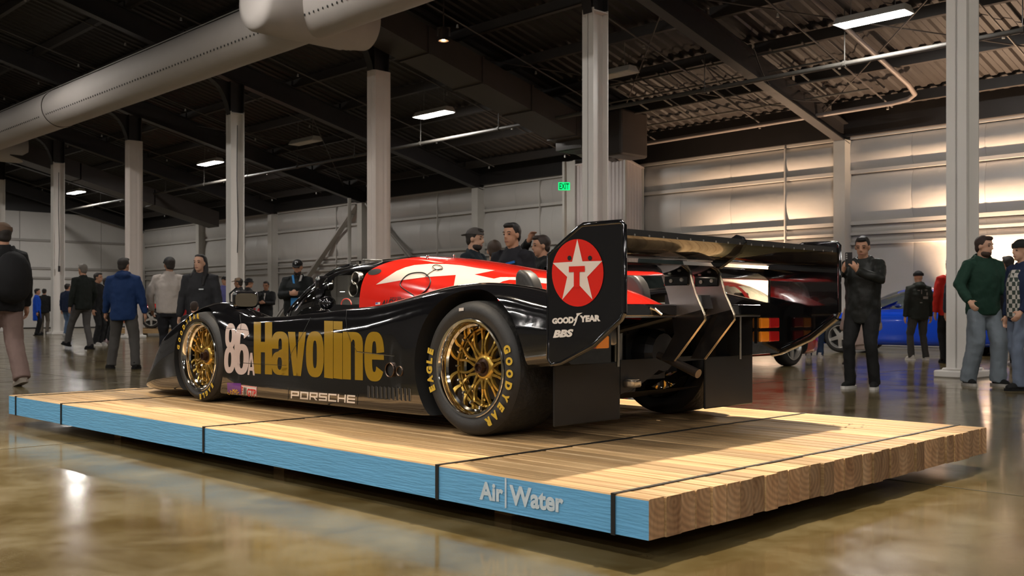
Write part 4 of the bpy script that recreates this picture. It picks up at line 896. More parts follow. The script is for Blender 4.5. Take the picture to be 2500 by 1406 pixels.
# ---- wheels
def car_wheel(a,c,Rt,wd,sg,rear):
    bo=.955; Mx=Matrix.Translation((a,sg*bo,c))@Matrix.Rotation(R(-90*sg),4,'X')   # local z = outwards
    rl=.243 if rear else .237; ns=10
    q=MB(); deep=.135 if rear else .10
    q.lathe([(rl-.002,-.004),(rl+.004,.0),(rl,.004),(rl-.012,.002),(rl-.020,-.012),(rl-.024,-.04),(rl-.034,-.05),(rl-.036,-deep),(rl-.046,-deep-.01),(rl-.055,-deep-.02),(rl-.055,-wd+.02),(rl,-wd)],Mx,56); rim=q.build('wheel_rim',M_chrome,car,smooth=30)
    q=MB(); s=.03
    q.lathe([(rl-.004,-.012),(rl+.006,-.002),(rl+.035,.004),(Rt-.045,.006),(Rt-.018,-.006),(Rt-.004,-.028)],Mx,72); q.mi=1; q.lathe([(Rt-.004,-.028),(Rt,-.06),(Rt,-wd+.06),(Rt-.004,-wd+.028)],Mx,72); q.mi=0; q.lathe([(Rt-.004,-wd+.028),(Rt-.018,-wd+.006),(Rt-.045,-wd-.006),(rl,-wd+.01)],Mx,72)
    q.build('tyre',[M_rub,M_tread],rim,smooth=60)
    # lattice centre
    q=MB(); zf=-deep+.028; ro=rl-.044
    for k in range(ns):
        t0=2*math.pi*k/ns
        def P(r,dt,z): return Mx@Vector((r*math.sin(t0+dt),r*math.cos(t0+dt),z))
        for sd in (-1,1):
            pth=[(.055,sd*.30,zf-.004),(.080,sd*.16,zf),(.108,sd*.07,zf),(.140,sd*.085,zf-.004),(.168,sd*.13,zf-.010),(ro-.001,sd*.165,zf-.018)]
            pts=[P(*u) for u in pth]
            for i in range(len(pts)-1):
                wv=(.014,.013,.012,.011,.011)[i]; q.bar(pts[i],pts[i+1],wv,.018,up=Mx.to_3x3()@Vector((0,0,1)))
    q.lathe([(ro+.008,zf-.04),(ro+.004,zf-.018),(ro-.008,zf-.014),(ro-.012,zf-.03)],Mx,48)
    q.lathe([(.068,zf-.03),(.068,zf+.002),(.060,zf+.012),(.052,zf+.016),(.046,zf+.016),(.040,zf+.0),(.0,zf)],Mx,32)
    q.build('lattice_centre',M_goldw,rim,smooth=35)
    for k in range(18):
        t0=2*math.pi*(k+.5)/18; r=ro+.004; p=Mx@Vector((r*math.sin(t0),r*math.cos(t0),zf-.012)); p2=Mx@Vector((r*math.sin(t0),r*math.cos(t0),zf+.004)); qq=MB() if k==0 else qq; qq.cyl(p,p2,.0048,.0048,6)
    tag(qq.build('rim_bolt',M_steel,rim),kind='stuff')
    q=MB(); q.lathe([(.030,zf),(.033,zf+.03),(.030,zf+.045),(.022,zf+.047),(.018,zf+.035),(0,zf+.03)],Mx,6); q.lathe([(.044,zf+.0),(.044,zf+.014),(.03,zf+.018)],Mx,24); q.build('centre_nut',mat('nut_dark_red',(.045,.022,.014),.3,metal=.6),rim,smooth=25)
    q=MB(); q.lathe([(.05,zf-.06),(.165,zf-.06),(.165,zf-.085),(.05,zf-.085)],Mx,40); q.build('brake_disc',mat('brake_iron',(.06,.05,.045),.4,metal=.8),rim,smooth=30)
    # yellow tyre lettering, clockwise seen from outside
    if sg==1:
        rm=(rl+Rt)/2+.004; hh=.046 if rear else .036
        for s_,ct,step in (('GOODYEAR',110 if rear else 322,11.5 if rear else 11.5),('EAGLE',266 if rear else 152,9.5)):
            n=len(s_)
            for i,ch in enumerate(s_):
                q=MB(); th=R(ct+(i-(n-1)/2)*step); V,Fc,asp=text2d(ch,.07); wl=min(hh*.85,hh*asp)
                for f in Fc:
                    pts=[]
                    for vi in f:
                        u,v=V[vi]; r=rm+(v-.5)*hh; tt=(u-.5)*wl
                        # clockwise direction at angle th (from outside, rear of car to the right)
                        aa=-(r*math.sin(th)+tt*math.cos(th)); cc=r*math.cos(th)-tt*math.sin(th)
                        pts.append((a+aa,sg*(bo+.0085),c+cc))
                    q._add(pts,[tuple(range(len(pts)))])
                q.build('tyre_letter',M_yel,rim)
        if rear:
            q=MB(); q._add([(a+.065,bo+.0085,c+.282),(a+.03,bo+.0085,c+.285),(a+.03,bo+.0085,c+.300),(a+.065,bo+.0085,c+.297)],[(0,1,2,3)]); q.build('barcode_patch',M_wh,rim)
    return rim
for sg in (1,-1):
    car_wheel(.06,.335,.335,.37,sg,True); car_wheel(2.79,.306,.306,.29,sg,False)
# ------------------------------------------------------------------ people
_CL=bpy.data.textures.new('cloth_folds','CLOUDS'); _CL.noise_scale=.09; _CL.noise_depth=2
_SK={}
def skin(c): 
    if c not in _SK: _SK[c]=mat('skin',c,.5,spec=.35)
    return _SK[c]
_CM={}
def cloth(c,rough=.75):
    k=(c,rough)
    if k not in _CM: _CM[k]=mat('cloth',c,rough,var=.12,scale=14,bump=.12,bscale=120,spec=.25)
    return _CM[k]
SKIN=(.47,.25,.16); SKIN2=(.30,.15,.09); SKIN3=(.55,.32,.22)
def blob(q,name,m_,parent,vox,folds=0.0,it=3):
    o=q.build(name,m_,parent); rm=o.modifiers.new('remesh','REMESH'); rm.mode='VOXEL'; rm.voxel_size=vox; rm.use_smooth_shade=True
    sm=o.modifiers.new('smooth','SMOOTH'); sm.factor=.5; sm.iterations=it
    if folds:
        d=o.modifiers.new('folds','DISPLACE'); d.texture=_CL; d.strength=folds; d.mid_level=.5; d.texture_coords='GLOBAL'
    return o
def ik(S,T,l1,l2,hint):
    S=Vector(S);T=Vector(T);d=T-S;L_=d.length
    if L_>(l1+l2)*.995: T=S+d*((l1+l2)*.995/L_); d=T-S; L_=d.length
    x=(l1*l1-l2*l2+L_*L_)/(2*L_); h=math.sqrt(max(l1*l1-x*x,0)); dn=d.normalized(); hv=Vector(hint); hv=hv-dn*hv.dot(dn)
    hv=hv.normalized() if hv.length>1e-5 else dn.orthogonal().normalized()
    return S+dn*x+hv*h,T
def stack(q,rings,M=None,n=18):
    """closed loft of elliptical rings (z, half-width y, half-depth x, x offset)"""
    rows=[]
    for z,wy,dx,xo in rings:
        rows.append([Vector((xo+dx*math.cos(2*math.pi*j/n),wy*math.sin(2*math.pi*j/n),z)) for j in range(n)])
    if M is not None: rows=[[M@p for p in r_] for r_ in rows]
    b=len(q.v); q.grid(rows,closed=True); k=len(rows)
    q.f.append(tuple(b+j for j in range(n-1,-1,-1))); q.m.append(0); q.f.append(tuple(b+(k-1)*n+j for j in range(n))); q.m.append(0)
def hand(q,W,d,pal,side,curl,k):
    """palm and five bent fingers; d = pointing direction, pal = palm normal"""
    d=Vector(d).normalized(); pal=Vector(pal); pal=(pal-d*pal.dot(d)).normalized(); s=d.cross(pal)*side
    W=Vector(W); q.tube([W-d*.03*k,W+d*.03*k,W+d*.085*k],[.024*k,.028*k,.026*k],8)
    q.tube([W+d*.05*k-s*.03*k,W+d*.08*k+s*.0*k,W+d*.05*k+s*.03*k],[.017*k,.020*k,.017*k],8)
    for i,(o,l) in enumerate(((.030,.072),(.010,.082),(-.011,.076),(-.031,.060))):
        b=W+d*.085*k+s*o*k; c1=b+(d*math.cos(curl*.6)+pal*math.sin(curl*.6))*l*.5*k; c2=c1+(d*math.cos(curl*1.7)+pal*math.sin(curl*1.7))*l*.5*k
        q.tube([b-d*.02*k,b,c1,c2],[.0095*k,.0095*k,.009*k,.0075*k],6)
    b=W+d*.025*k+s*.028*k; c1=b+(d*.55+s*.8+pal*.25).normalized()*.04*k; c2=c1+(d*.85+s*.15+pal*.5).normalized()*.032*k
    q.tube([b,c1,c2],[.012*k,.0105*k,.0085*k],6)
def person(label,pos,H,yaw,top,bot,shoe,sk=SKIN,hair=('short',(.02,.015,.012)),hat=None,beard=None,feet=((.02,.10,0),(-.02,-.10,0)),hands=None,hdir=None,lean=0,hy=0,hp=0,near=True,hem=.80,bulk=1.0,loose=1.0,hood=False,face=True,collar=None,sole=None,hip=.92,elb=None,curl=.5,top_rough=.75,group='visitors walking around the hall'):
    k=H/1.75; vb=.0105 if near else .017; vc=.014 if near else .020
    root=thing('person',label,'person',(pos[0],pos[1],0),R(yaw),group)
    S=Matrix.Scale(k,4); hipz=hip
    TL=S@Matrix.Translation((0,0,hipz))@Matrix.Rotation(R(lean),4,'Y')@Matrix.Translation((0,0,-hipz))@Matrix.Translation((0,0,hipz-.92))
    U=lambda p: TL@Vector(p)
    # legs
    legs=[]
    for sd,ft in zip((1,-1),feet):
        hj=S@Vector((0,sd*.09,hipz)); an=S@Vector((ft[0],ft[1],.085+(ft[3] if len(ft)>3 else 0))); kn,an=ik(hj,an,.43*k,.43*k,(1,sd*.12,0)); legs.append((hj,kn,an,ft))
    # arms
    if hands is None: hands=((.03,.27,.80),(.03,-.27,.80))
    arms=[]
    for i,sd in enumerate((1,-1)):
        sh=U((0,sd*.185,1.41)); wt=S@Vector(hands[i]); e=(elb[i] if elb else (-.5,sd*.6,-.35)); el,wr_=ik(sh,wt,.29*k,.265*k,e); arms.append((sh,el,wr_))
    hc=U((.02,0,1.625)); HMx=Matrix.Rotation(R(hy),4,'Z')@Matrix.Rotation(R(lean*.5+hp),4,'Y'); HM4=Matrix.Translation(hc)@HMx@S
    h=lambda p: HM4@Vector(p); h3=HMx.to_3x3()
    # body: one continuous surface
    q=MB()
    q.sph(h((-.004,0,.028)),(.096*k,.076*k,.092*k),16,12,h3); q.sph(h((.026,0,-.045)),(.066*k,.058*k,.078*k),14,10,h3); q.sph(h((.060,0,-.098)),(.026*k,.030*k,.022*k),8,6,h3)
    q.tube([h((.086,0,.014)),h((.104,0,-.020)),h((.100,0,-.036))],[.009*k,.013*k,.015*k],7); q.sph(h((.078,0,.024)),(.018*k,.05*k,.012*k),10,6,h3); q.sph(h((.080,0,-.066)),(.016*k,.026*k,.012*k),8,6,h3)
    for sd in (1,-1): q.sph(h((-.004,sd*.077,-.012)),(.020*k,.011*k,.032*k),8,6,h3)
    q.tube([h((-.02,0,-.04)),U((-.005,0,1.50)),U((-.01,0,1.42))],[.056*k,.058*k,.075*k],12)
    stack(q,[(.86,.15,.10,0),(1.0,.145,.095,0),(1.15,.15,.10,0),(1.32,.17,.105,0),(1.42,.15,.08,-.01),(1.46,.07,.06,-.01)],TL,14)
    for i,(sh,el,wr_) in enumerate(arms):
        q.tube([sh,sh.lerp(el,.5),el,el.lerp(wr_,.4),wr_],[.055*k,.047*k,.040*k,.038*k,.027*k],10)
        d=(wr_-el).normalized(); dd=(hdir[i] if hdir and hdir[i] else None)
        pal=Vector((0,-(1,-1)[i],0)) if not dd else Vector(dd[1]); dv=d if not dd else Vector(dd[0])
        hand(q,wr_,dv,pal,(-1,1)[i],curl,k)
    for hj,kn,an,ft in legs: q.tube([hj+Vector((0,0,.05)),hj,kn,kn.lerp(an,.3),an],[.08*k,.085*k,.055*k,.056*k,.038*k],10)
    blob(q,'body',skin(sk),root,vb,it=2)
    # trousers
    q=MB(); st=hipz-.92
    stack(q,[(.79+st,.165,.115,0),(.88+st,.175*bulk,.125*bulk,0),(.98+st,.165*bulk,.12*bulk,0),(1.03+st,.155*bulk,.11*bulk,0)],S,16)
    for hj,kn,an,ft in legs:
        q.tube([hj+Vector((0,0,.02)),hj.lerp(kn,.3),kn,kn.lerp(an,.5),an+Vector((0,0,-.035))],[.098*k*bulk,.095*k*bulk,.072*k*loose,.066*k*loose,.066*k*loose],12)
    blob(q,'trousers',cloth(bot),root,vc,.022)
    # top
    q=MB(); b_=bulk
    rings=[(hem,.18*b_,.130*b_,0),(hem+.08,.186*b_,.140*b_,0),(1.0,.182*b_,.138*b_,.0),(1.13,.188*b_,.140*b_,.0),(1.28,.200*b_,.142*b_,0),(1.38,.195,.120,-.005),(1.44,.135,.092,-.01),(1.485,.085,.080,-.005)]
    stack(q,rings,TL,18)
    for sh,el,wr_ in arms: q.tube([sh.lerp(U((0,0,1.38)),.25),sh,sh.lerp(el,.5),el,el.lerp(wr_,.5),wr_+(wr_-el).normalized()*.005],[.085*k,.078*k,.068*k*b_,.060*k*b_,.055*k*b_,.046*k],12)
    if hood: q.sph(U((-.085,0,1.455)),(.075*k,.115*k,.065*k),12,8); q.tube([U((.06,.05,1.46)),U((.0,.09,1.49)),U((-.07,.06,1.51)),U((-.09,0,1.52)),U((-.07,-.06,1.51)),U((0,-.09,1.49)),U((.06,-.05,1.46))],.028*k,8)
    else: q.tube([U((.055+.0,.035,1.475)),U((.0,.075,1.495)),U((-.065,.03,1.505)),U((-.065,-.03,1.505)),U((0,-.075,1.495)),U((.055,-.035,1.475))],.02*k,8)
    jk=blob(q,top[0],cloth(top[1],top_rough),root,vc,.028)
    # shoes
    for hj,kn,an,ft in legs:
        y=R(ft[2]); F_=Matrix.Translation((an.x,an.y,an.z-.085*k))@Matrix.Rotation(y,4,'Z')@(Matrix.Rotation(R(ft[4]),4,'Y') if len(ft)>4 else Matrix.Identity(4))@S
        q=MB(); f3=F_.to_3x3().normalized()
        q.tube([F_@Vector((-.055,0,.05)),F_@Vector((.03,0,.055)),F_@Vector((.10,0,.042)),F_@Vector((.155,0,.034))],[.045*k,.046*k,.042*k,.032*k],10); q.tube([F_@Vector((-.02,0,.05)),F_@Vector((-.015,0,.11))],[.046*k,.046*k],10)
        sh_=blob(q,'shoe',cloth(shoe),root,.011 if near else .016)
        q=MB(); ol=[(-.10,.0),(-.09,.032),(-.04,.042),(.05,.046),(.12,.044),(.17,.026),(.185,0),(.17,-.026),(.12,-.044),(.05,-.046),(-.04,-.042),(-.09,-.032)]
        q.prism(ol,F_,0.0,.030); q.build('sole',cloth(sole or tuple(x*.6 for x in shoe)),sh_)
    # hair and headwear
    if hair:
        q=MB(); kind,hc_=hair
        q.sph(h((-.020 if kind!='long' else -.030,0,.036)),(.098*k,.085*k,.090*k),16,12,h3); q.sph(h((-.05,0,-.02)),(.055*k,.072*k,.07*k),12,8,h3)
        if kind=='short': q.sph(h((.045,0,.092)),(.052*k,.060*k,.030*k),12,8,h3)
        if kind=='long':
            q.sph(h((.02,0,.092)),(.052*k,.066*k,.030*k),12,8,h3)
            q.tube([h((-.05,0,.03)),h((-.07,0,-.08)),h((-.09,0,-.20)),h((-.10,0,-.34))],[.080*k,.076*k,.075*k,.05*k],14)
            for sd in (1,-1): q.tube([h((.0,sd*.066,.07)),h((-.030,sd*.080,-.01)),h((-.030,sd*.082,-.10)),h((.05,sd*.10,-.20)),h((.085,sd*.095,-.33))],[.020*k,.028*k,.034*k,.034*k,.020*k],10)
        if kind=='ear': q.sph(h((.0,0,.06)),(.103*k,.09*k,.075*k),12,8,h3)
        blob(q,'hair',mat('hair',hc_,.45,bump=.4,bscale=220),root,.010 if near else .016,it=2)
    if beard:
        q=MB(); q.sph(h((.030,0,-.085)),(.062*k,.064*k,.050*k),12,8,h3); q.sph(h((.078,0,-.052)),(.018*k,.034*k,.008*k),8,6,h3); blob(q,'beard',mat('beard',beard,.6,bump=.4,bscale=220),root,.010 if near else .016,it=1)
    if hat:
        kind,hcol=hat; q=MB(); mh=cloth(hcol,.7); up=Vector((0,0,1))
        rs=(.102,.088,.080) if kind!='beanie' else (.106,.092,.094); zc=.050 if kind!='beanie' else .045
        rows=[]
        for i in range(8):
            t=math.pi/2*i/7.0; rows.append([h((-.004+rs[0]*max(math.cos(t),.001)*math.cos(2*math.pi*j/20),rs[1]*max(math.cos(t),.001)*math.sin(2*math.pi*j/20),zc+rs[2]*math.sin(t))) for j in range(20)])
        q.grid(rows,closed=True); b0=len(q.v)-20; q.f.append(tuple(b0+j for j in range(20))); q.m.append(0)
        ho=q.build('hat_crown',mh,root,smooth=60)
        if kind in('cap','cap_back'):
            sg=1 if kind=='cap' else -1; q=MB(); ol=[(.07,.075),(.10,.072),(.14,.058),(.168,.03),(.175,0),(.168,-.03),(.14,-.058),(.10,-.072),(.07,-.075)]
            Mx=HM4@Matrix.Translation((0,0,zc+.012))@Matrix.Rotation(R(12*sg),4,'Y')@Matrix.Diagonal((sg,1,1,1)); q.prism(ol,Mx,-.004,.004); o=q.build('hat_brim',mh,ho); recalc(o.data)
        if kind=='bucket': q=MB(); q.lathe([(.092,.0),(.135,-.035),(.137,-.04),(.09,-.005)],HM4@Matrix.Translation((-.004,0,zc+.01)),20); q.build('hat_brim',mh,ho,smooth=60)
        if kind=='beanie': q=MB(); q.lathe([(.098,-.012),(.108,-.012),(.112,.01),(.108,.04),(.098,.042)],HM4@Matrix.Translation((-.004,0,zc))@Matrix.Diagonal((1,.88,1,1)),20); q.build('hat_cuff',mh,ho,smooth=60)
    if face and near:
        md=mat('face_dark',(.03,.018,.014),.4); ml=mat('lips',(.30,.11,.09),.5)
        for sd in (1,-1):
            q=MB(); q.sph(h((.0785,sd*.031,.004)),(.010*k,.014*k,.0065*k),8,6,h3); q.build('eye',md,root,smooth=180)
            q=MB(); q.tube([h((.089,sd*.014,.026)),h((.089,sd*.032,.031)),h((.078,sd*.050,.026))],.0042*k,6); q.build('eyebrow',md,root,smooth=60)
        q=MB(); q.tube([h((.086,.022,-.068)),h((.096,.0,-.066)),h((.086,-.022,-.068))],.0048*k,6); q.build('mouth',ml,root,smooth=60)
    root['_k']=k
    return root,dict(U=U,h=h,S=S,k=k,arms=arms,jacket=jk,root=root)
def pp(px,Y): return ((px-1250)/FPX*Y,Y)
def ht(top,Y): return CAMH+(HZ-top)*Y/FPX
BLK=(.013,.013,.014); CHAR=(.035,.035,.037); JEAN=(.10,.15,.24); NAVY=(.015,.028,.07); WHT=(.6,.58,.55)
WALK=((.26,.09,0),(-.24,-.09,0,.05,25)); 
# --- left side of the hall
r1,_=person('walking man in a brown beanie, dark jacket and pinkish-brown trousers',pp(8,11.3),ht(545,11.3),140,('jacket',BLK),(.22,.15,.13),(.42,.36,.30),hat=('beanie',(.12,.075,.05)),feet=((.16,.10,0),(-.22,-.10,0,.03,15)),hands=((.12,.30,.80),(.05,-.28,.80)),bulk=1.15,loose=1.35,face=False)
person('grey-haired man in a black jacket striding away',pp(203,22.0),1.84,150,('jacket',(.010,.013,.011)),(.075,.07,.068),(.01,.01,.012),hair=('short',(.16,.14,.12)),feet=((.40,.09,0,.02,-10),(-.12,-.09,0)),near=False,hands=((.05,.27,.86),(.10,-.26,.90)))
person('dark-haired man in a long black jacket and white sneakers facing right',pp(238,24.2),ht(665,24.2),-5,('jacket',BLK),(.02,.02,.022),(.5,.48,.45),near=True,sole=WHT)
person('person in a beige hoodie and black trousers behind the man in the blue jacket',pp(259,26.5),ht(678,26.5),60,('hoodie',(.40,.36,.29)),BLK,(.45,.35,.36),near=False,hood=True,hat=('cap',CHAR))
person('man in a bright blue hooded jacket and grey trousers walking away',pp(302,14.7),ht(628,14.7),98,('jacket',(.012,.035,.115)),(.075,.07,.065),(.015,.014,.013),feet=((.05,.20,35),(-.10,-.20,-10)),hood=True,bulk=1.12,loose=1.15,hem=.76,hands=((.12,.30,.88),(.05,-.31,.86)),hy=-25,face=False)
person('child in a bright royal blue puffer coat far down the hall',pp(90,34),ht(704,34),20,('coat',(.008,.07,.50)),BLK,BLK,near=False,hem=.55,group='visitors far down the hall')
person('man in a black sweater and brown trousers beside the child in blue',pp(108,36),ht(704,36),100,('sweater',BLK),(.12,.10,.08),CHAR,near=False,group='visitors far down the hall')
person('visitor in navy partly hidden behind the cabled white column',pp(164,33),1.70,70,('jacket',(.012,.02,.05)),JEAN,WHT,near=False,group='visitors far down the hall')
person('man in a charcoal cap and cream quarter-zip sweater seen from behind',pp(413,15.0),ht(627,15.0),97,('sweater',(.46,.41,.37)),(.02,.02,.024),CHAR,sk=SKIN2,hat=('cap',CHAR),bulk=1.10,hem=.86,hands=((.16,.30,.92),(.10,-.30,.95)),hy=28,face=False)
_,d=person('woman with long black hair and a black jacket looking aside',pp(489,12.5),ht(620,12.5),-92,('jacket',(.026,.026,.029)),BLK,BLK,sk=SKIN3,hair=('long',(.008,.007,.008)),hy=-12,hem=.74,bulk=1.02,hands=((.05,.29,.80),(.05,-.29,.80)))
q=MB(); q._add([d['U'](p) for p in ((.158,.10,1.245),(.155,.03,1.245),(.155,.03,1.262),(.158,.10,1.262))],[(0,1,2,3)]); q.build('chest_print',M_white,d['root'])
person('small child with brown hair standing by the front of the race car',pp(474,11.2),ht(735,11.2),95,('jacket',BLK),JEAN,WHT,hair=('short',(.035,.02,.013)),face=False)
r9,_=person('person in a tan cap carrying a black backpack',pp(584,22),ht(678,22),175,('jacket',CHAR),BLK,BLK,hat=('cap',(.22,.15,.10)),sk=SKIN2)
person('person in a black bucket hat behind the backpack wearer',pp(606,24),ht(679,24),20,('jacket',BLK),BLK,BLK,hat=('bucket',BLK),face=False)
_,d=person('person in a lavender jacket with a yellow hi-vis stripe',pp(548,29.5),ht(674,29.5),-60,('jacket',(.10,.10,.26)),BLK,BLK,hat=('cap',BLK),near=False)
q=MB(); q.bar(d['U']((.175,.10,.90)),d['U']((.150,.09,1.42)),.06,.008,up=(1,0,0)); q.build('hi_vis_stripe',mat('hi_vis_yellow',(.55,.70,.04),.5),d['root'])
_,d=person('young person in a black open jacket holding a camera',pp(650,24),ht(686,24),-95,('jacket',BLK),BLK,BLK,sk=SKIN2,hands=((.30,.06,1.16),(.30,-.06,1.16)),hp=8)
q=MB(); q._add([d['U'](p) for p in ((.150,.035,1.42),(.152,0,1.22),(.150,-.035,1.42))],[(0,1,2)]); q.build('white_undershirt',M_wh,d['root'])
cam_p=d['root'].matrix_basis@Vector((.36,0,1.20)); t=thing('camera','small dark camera held by the young person in the black jacket','camera',cam_p,R(-95)); q=MB(); q.box(-.03,.03,-.07,.07,-.045,.045); o=q.build('camera_body',M_kp,t); bevel(o,.01,2); q=MB(); q.cyl((.03,0,0),(.09,0,0),.032,.035,16); q.build('lens',M_carbon,t,smooth=40)
_,d=person('bearded man in a black P cap with a blue lanyard, hands together',pp(727,16.0),ht(634,16.0),-88,('sweater',(.012,.014,.014)),BLK,BLK,hat=('cap',(.008,.008,.009)),beard=(.03,.022,.018),hands=((.30,.05,1.17),(.30,-.07,1.17)),bulk=1.28,hp=14,hdir=(((.2,-1,.1),(-1,0,0)),((.2,1,.1),(-1,0,0))))
U_=d['U']; mb=mat('blue_lanyard',(.02,.22,.55),.5)
q=MB(); q.bar(U_((.06,.075,1.49)),U_((.175,.015,1.22)),.03,.004,up=(1,0,0)); q.build('lanyard',mat('lanyard_white',(.5,.48,.46),.6),d['root'])
q=MB(); q.bar(U_((.06,-.075,1.49)),U_((.175,-.015,1.22)),.03,.004,up=(1,0,0)); q.build('lanyard',mb,d['root'])
q=MB(); p=U_((.20,-.02,1.02)); q.box(p.x,p.x+.008,p.y-.055,p.y+.055,p.z-.08,p.z+.08); q.build('badge',mb,d['root'])
V,Fc,_=text2d('P',.06); hh=d['h']; q=MB()
for f in Fc: q._add([hh((.0985-.03*(V[i][1])*.5,(V[i][0]-.5)*.05,.070+.05*V[i][1])) for i in f],[tuple(range(len(f)))])
q.build('cap_letter',M_white,d['root'])
person('dark-haired man behind the cockpit mirror of the race car',pp(779,20),ht(672,20),90,('jacket',BLK),BLK,BLK,face=False)
# --- group behind the race car
_,d=person('bearded man in a backwards grey cap talking behind the race car',pp(1156,11.6),ht(556,11.6),-22,('jacket',(.014,.022,.028)),BLK,BLK,sk=SKIN3,hat=('cap_back',(.075,.065,.06)),beard=(.022,.014,.012),hp=6)
q=MB(); q.bar(d['U']((.07,-.045,1.44)),d['U']((.155,-.03,1.18)),.022,.004,up=(1,0,0)); q.build('lanyard',mat('lanyard_grey',(.45,.44,.43),.6),d['root'])
q=MB(); q.sph(d['U']((.15,.01,1.25)),(.02,.05,.09),8,6); q.build('blue_badge',mat('badge_blue',(.01,.03,.25),.3),d['root'])
_,d=person('short-haired man in a black and yellow jacket seen from behind',pp(1207,10.4),ht(585,10.4),92,('jacket',BLK),BLK,BLK,hair=('short',(.045,.026,.016)),hands=((.30,.10,1.30),(.30,-.10,1.30)),face=False)
for sd in (1,-1):
    q=MB(); q.hexa([d['U'](p) for p in ((-.13,sd*.06,1.36),(-.13,sd*.15,1.36),(-.10,sd*.16,1.36),(-.10,sd*.06,1.36),(-.11,sd*.09,1.46),(-.11,sd*.14,1.44),(-.07,sd*.14,1.44),(-.07,sd*.09,1.46))]); o=q.build('yellow_yoke',mat('yellow_cloth',(.42,.25,.03),.7),d['root']); recalc(o.data)
_,d=person('tall dark-haired man in a black jacket with blue chest stripes',pp(1252,10.0),ht(543,10.0),-128,('jacket',(.014,.014,.018)),BLK,BLK,hair=('short',(.010,.008,.008)),bulk=1.08,hp=3)
for (y0,y1,z) in ((.03,.13,1.325),(-.14,-.07,1.30)):
    q=MB(); q.bar(d['U']((.150,y0,z)),d['U']((.138,y1,z+.02)),.012,.022,up=(0,0,1)); q.build('blue_stripe',mat('stripe_blue',(.01,.12,.42),.6),d['root'])
_,d=person('man in a black polo scratching his head',pp(1325,10.7),ht(573,10.7),-165,('polo_shirt',(.012,.013,.013)),BLK,BLK,hair=('short',(.028,.017,.012)),hands=((.03,.27,.80),(.12,-.17,1.69)),elb=((-.5,.6,-.35),(.35,-1,.1)),hdir=(None,((-.3,.4,.7),(-.2,.9,0))),hp=4)
q=MB(); p=d['U']((.135,.10,1.31)); Mx=Matrix.Translation(p)@Matrix.Rotation(R(90),4,'Y')@Matrix.Rotation(R(20),4,'X'); q.lathe([(.034,0),(.042,.001),(.042,.004),(.034,.004)],Mx,20); q.sph(p+Vector((.004,0,0)),(.005,.018,.022),8,6); q.build('chest_badge',M_wh,d['root'])
person('visitor in a dark green jacket seen under the rear wing',pp(1612,11.2),1.70,90,('jacket',(.012,.018,.016)),BLK,BLK,face=False)
person('child with light brown hair behind the tail fin',pp(1527,10.3),ht(662,10.3),100,('jacket',(.10,.06,.03)),JEAN,WHT,hair=('short',(.16,.08,.035)),face=False)
# --- right side
P14=fl(2107,948); 
_,d14=person('man in a black rain jacket photographing with a phone held up',(P14.x,P14.y),ht(576,P14.y),-128,('jacket',(.016,.017,.015)),(.012,.012,.012),(.012,.012,.012),hair=('short',(.008,.007,.007)),hands=((.36,.06,1.335),(.36,-.10,1.345)),elb=((-.1,1,-.7),(-.1,-1,-.7)),hdir=(((.35,-.35,.75),(-.6,-.7,0)),((.25,.35,.8),(-.6,.8,0))),curl=1.0,feet=((.02,.14,10),(.05,-.13,-10)),hp=14,hy=8,hem=.74,bulk=1.08,hood=True,sole=(.55,.53,.5),top_rough=.45)
pc=d14['root'].matrix_basis@(Vector((.405,-.02,1.465))*d14['k']); t=thing('smartphone','black smartphone held up by the man in the rain jacket','phone',pc,R(-128)); q=MB(); q.box(-.004,.004,-.037,.037,-.075,.075); o=q.build('phone_body',M_kp,t); bevel(o,.004,2)
for i in range(3): q=MB(); q.cyl((.004,-.02,.055-.022*i),(.0065,-.02,.055-.022*i),.008,.008,12); q.build('camera_lens',M_steel,t)
_,d=person('man in a black graphic jacket and hood seen from behind near the blue car',pp(2243,17.2),ht(662,17.2),95,('jacket',(.016,.019,.015)),(.045,.042,.038),(.5,.48,.44),hair=None,hat=('beanie',BLK),hood=True,face=False,sole=WHT,bulk=1.05,feet=((0,.15,10),(0,-.15,-10)))
q=MB()
for (y,z,w_,h_) in ((.08,1.36,.05,.015),(-.07,1.37,.05,.015),(.02,1.30,.015,.08),(-.06,1.20,.10,.05),(.03,1.12,.05,.02),(-.09,1.27,.02,.06)): q._add([d['U']((-.158,y-w_/2,z)),d['U']((-.158,y+w_/2,z)),d['U']((-.158,y+w_/2,z+h_)),d['U']((-.158,y-w_/2,z+h_))],[(0,1,2,3)])
tag(q.build('back_print',mat('back_print',(.20,.19,.17),.7),d['root']),kind='stuff')
person('visitor in a red jacket mostly hidden behind the tall column',pp(2322,16.2),1.65,95,('jacket',(.48,.02,.012)),BLK,BLK,bulk=1.15,face=False)
P17=fl(2400,941)
person('bearded man in a dark green hoodie and loose jeans walking',(P17.x,P17.y),ht(575,P17.y),-78,('hoodie',(.012,.040,.026)),(.17,.20,.23),(.010,.010,.010),hair=('short',(.03,.015,.01)),hat=None,beard=(.05,.028,.018),feet=((.10,.12,5),(-.06,-.16,-8)),hands=((.20,.26,.90),(.22,-.34,.98)),hood=True,loose=1.45,bulk=1.10,hem=.82,hy=22,hp=5,sole=(.35,.33,.30),sk=SKIN3)
P18=fl(2497,952)
_,d=person('man in a black beanie and open plaid shirt at the edge of the crowd',(P18.x,P18.y),ht(586,P18.y),-172,('jacket',(.012,.02,.05)),(.13,.16,.22),(.012,.012,.012),hair=None,hat=('beanie',(.014,.016,.016)),sk=SKIN3,feet=((.12,.10,0),(-.10,-.10,0)),hands=((.18,.24,.92),(.03,-.27,.85)),bulk=1.08)
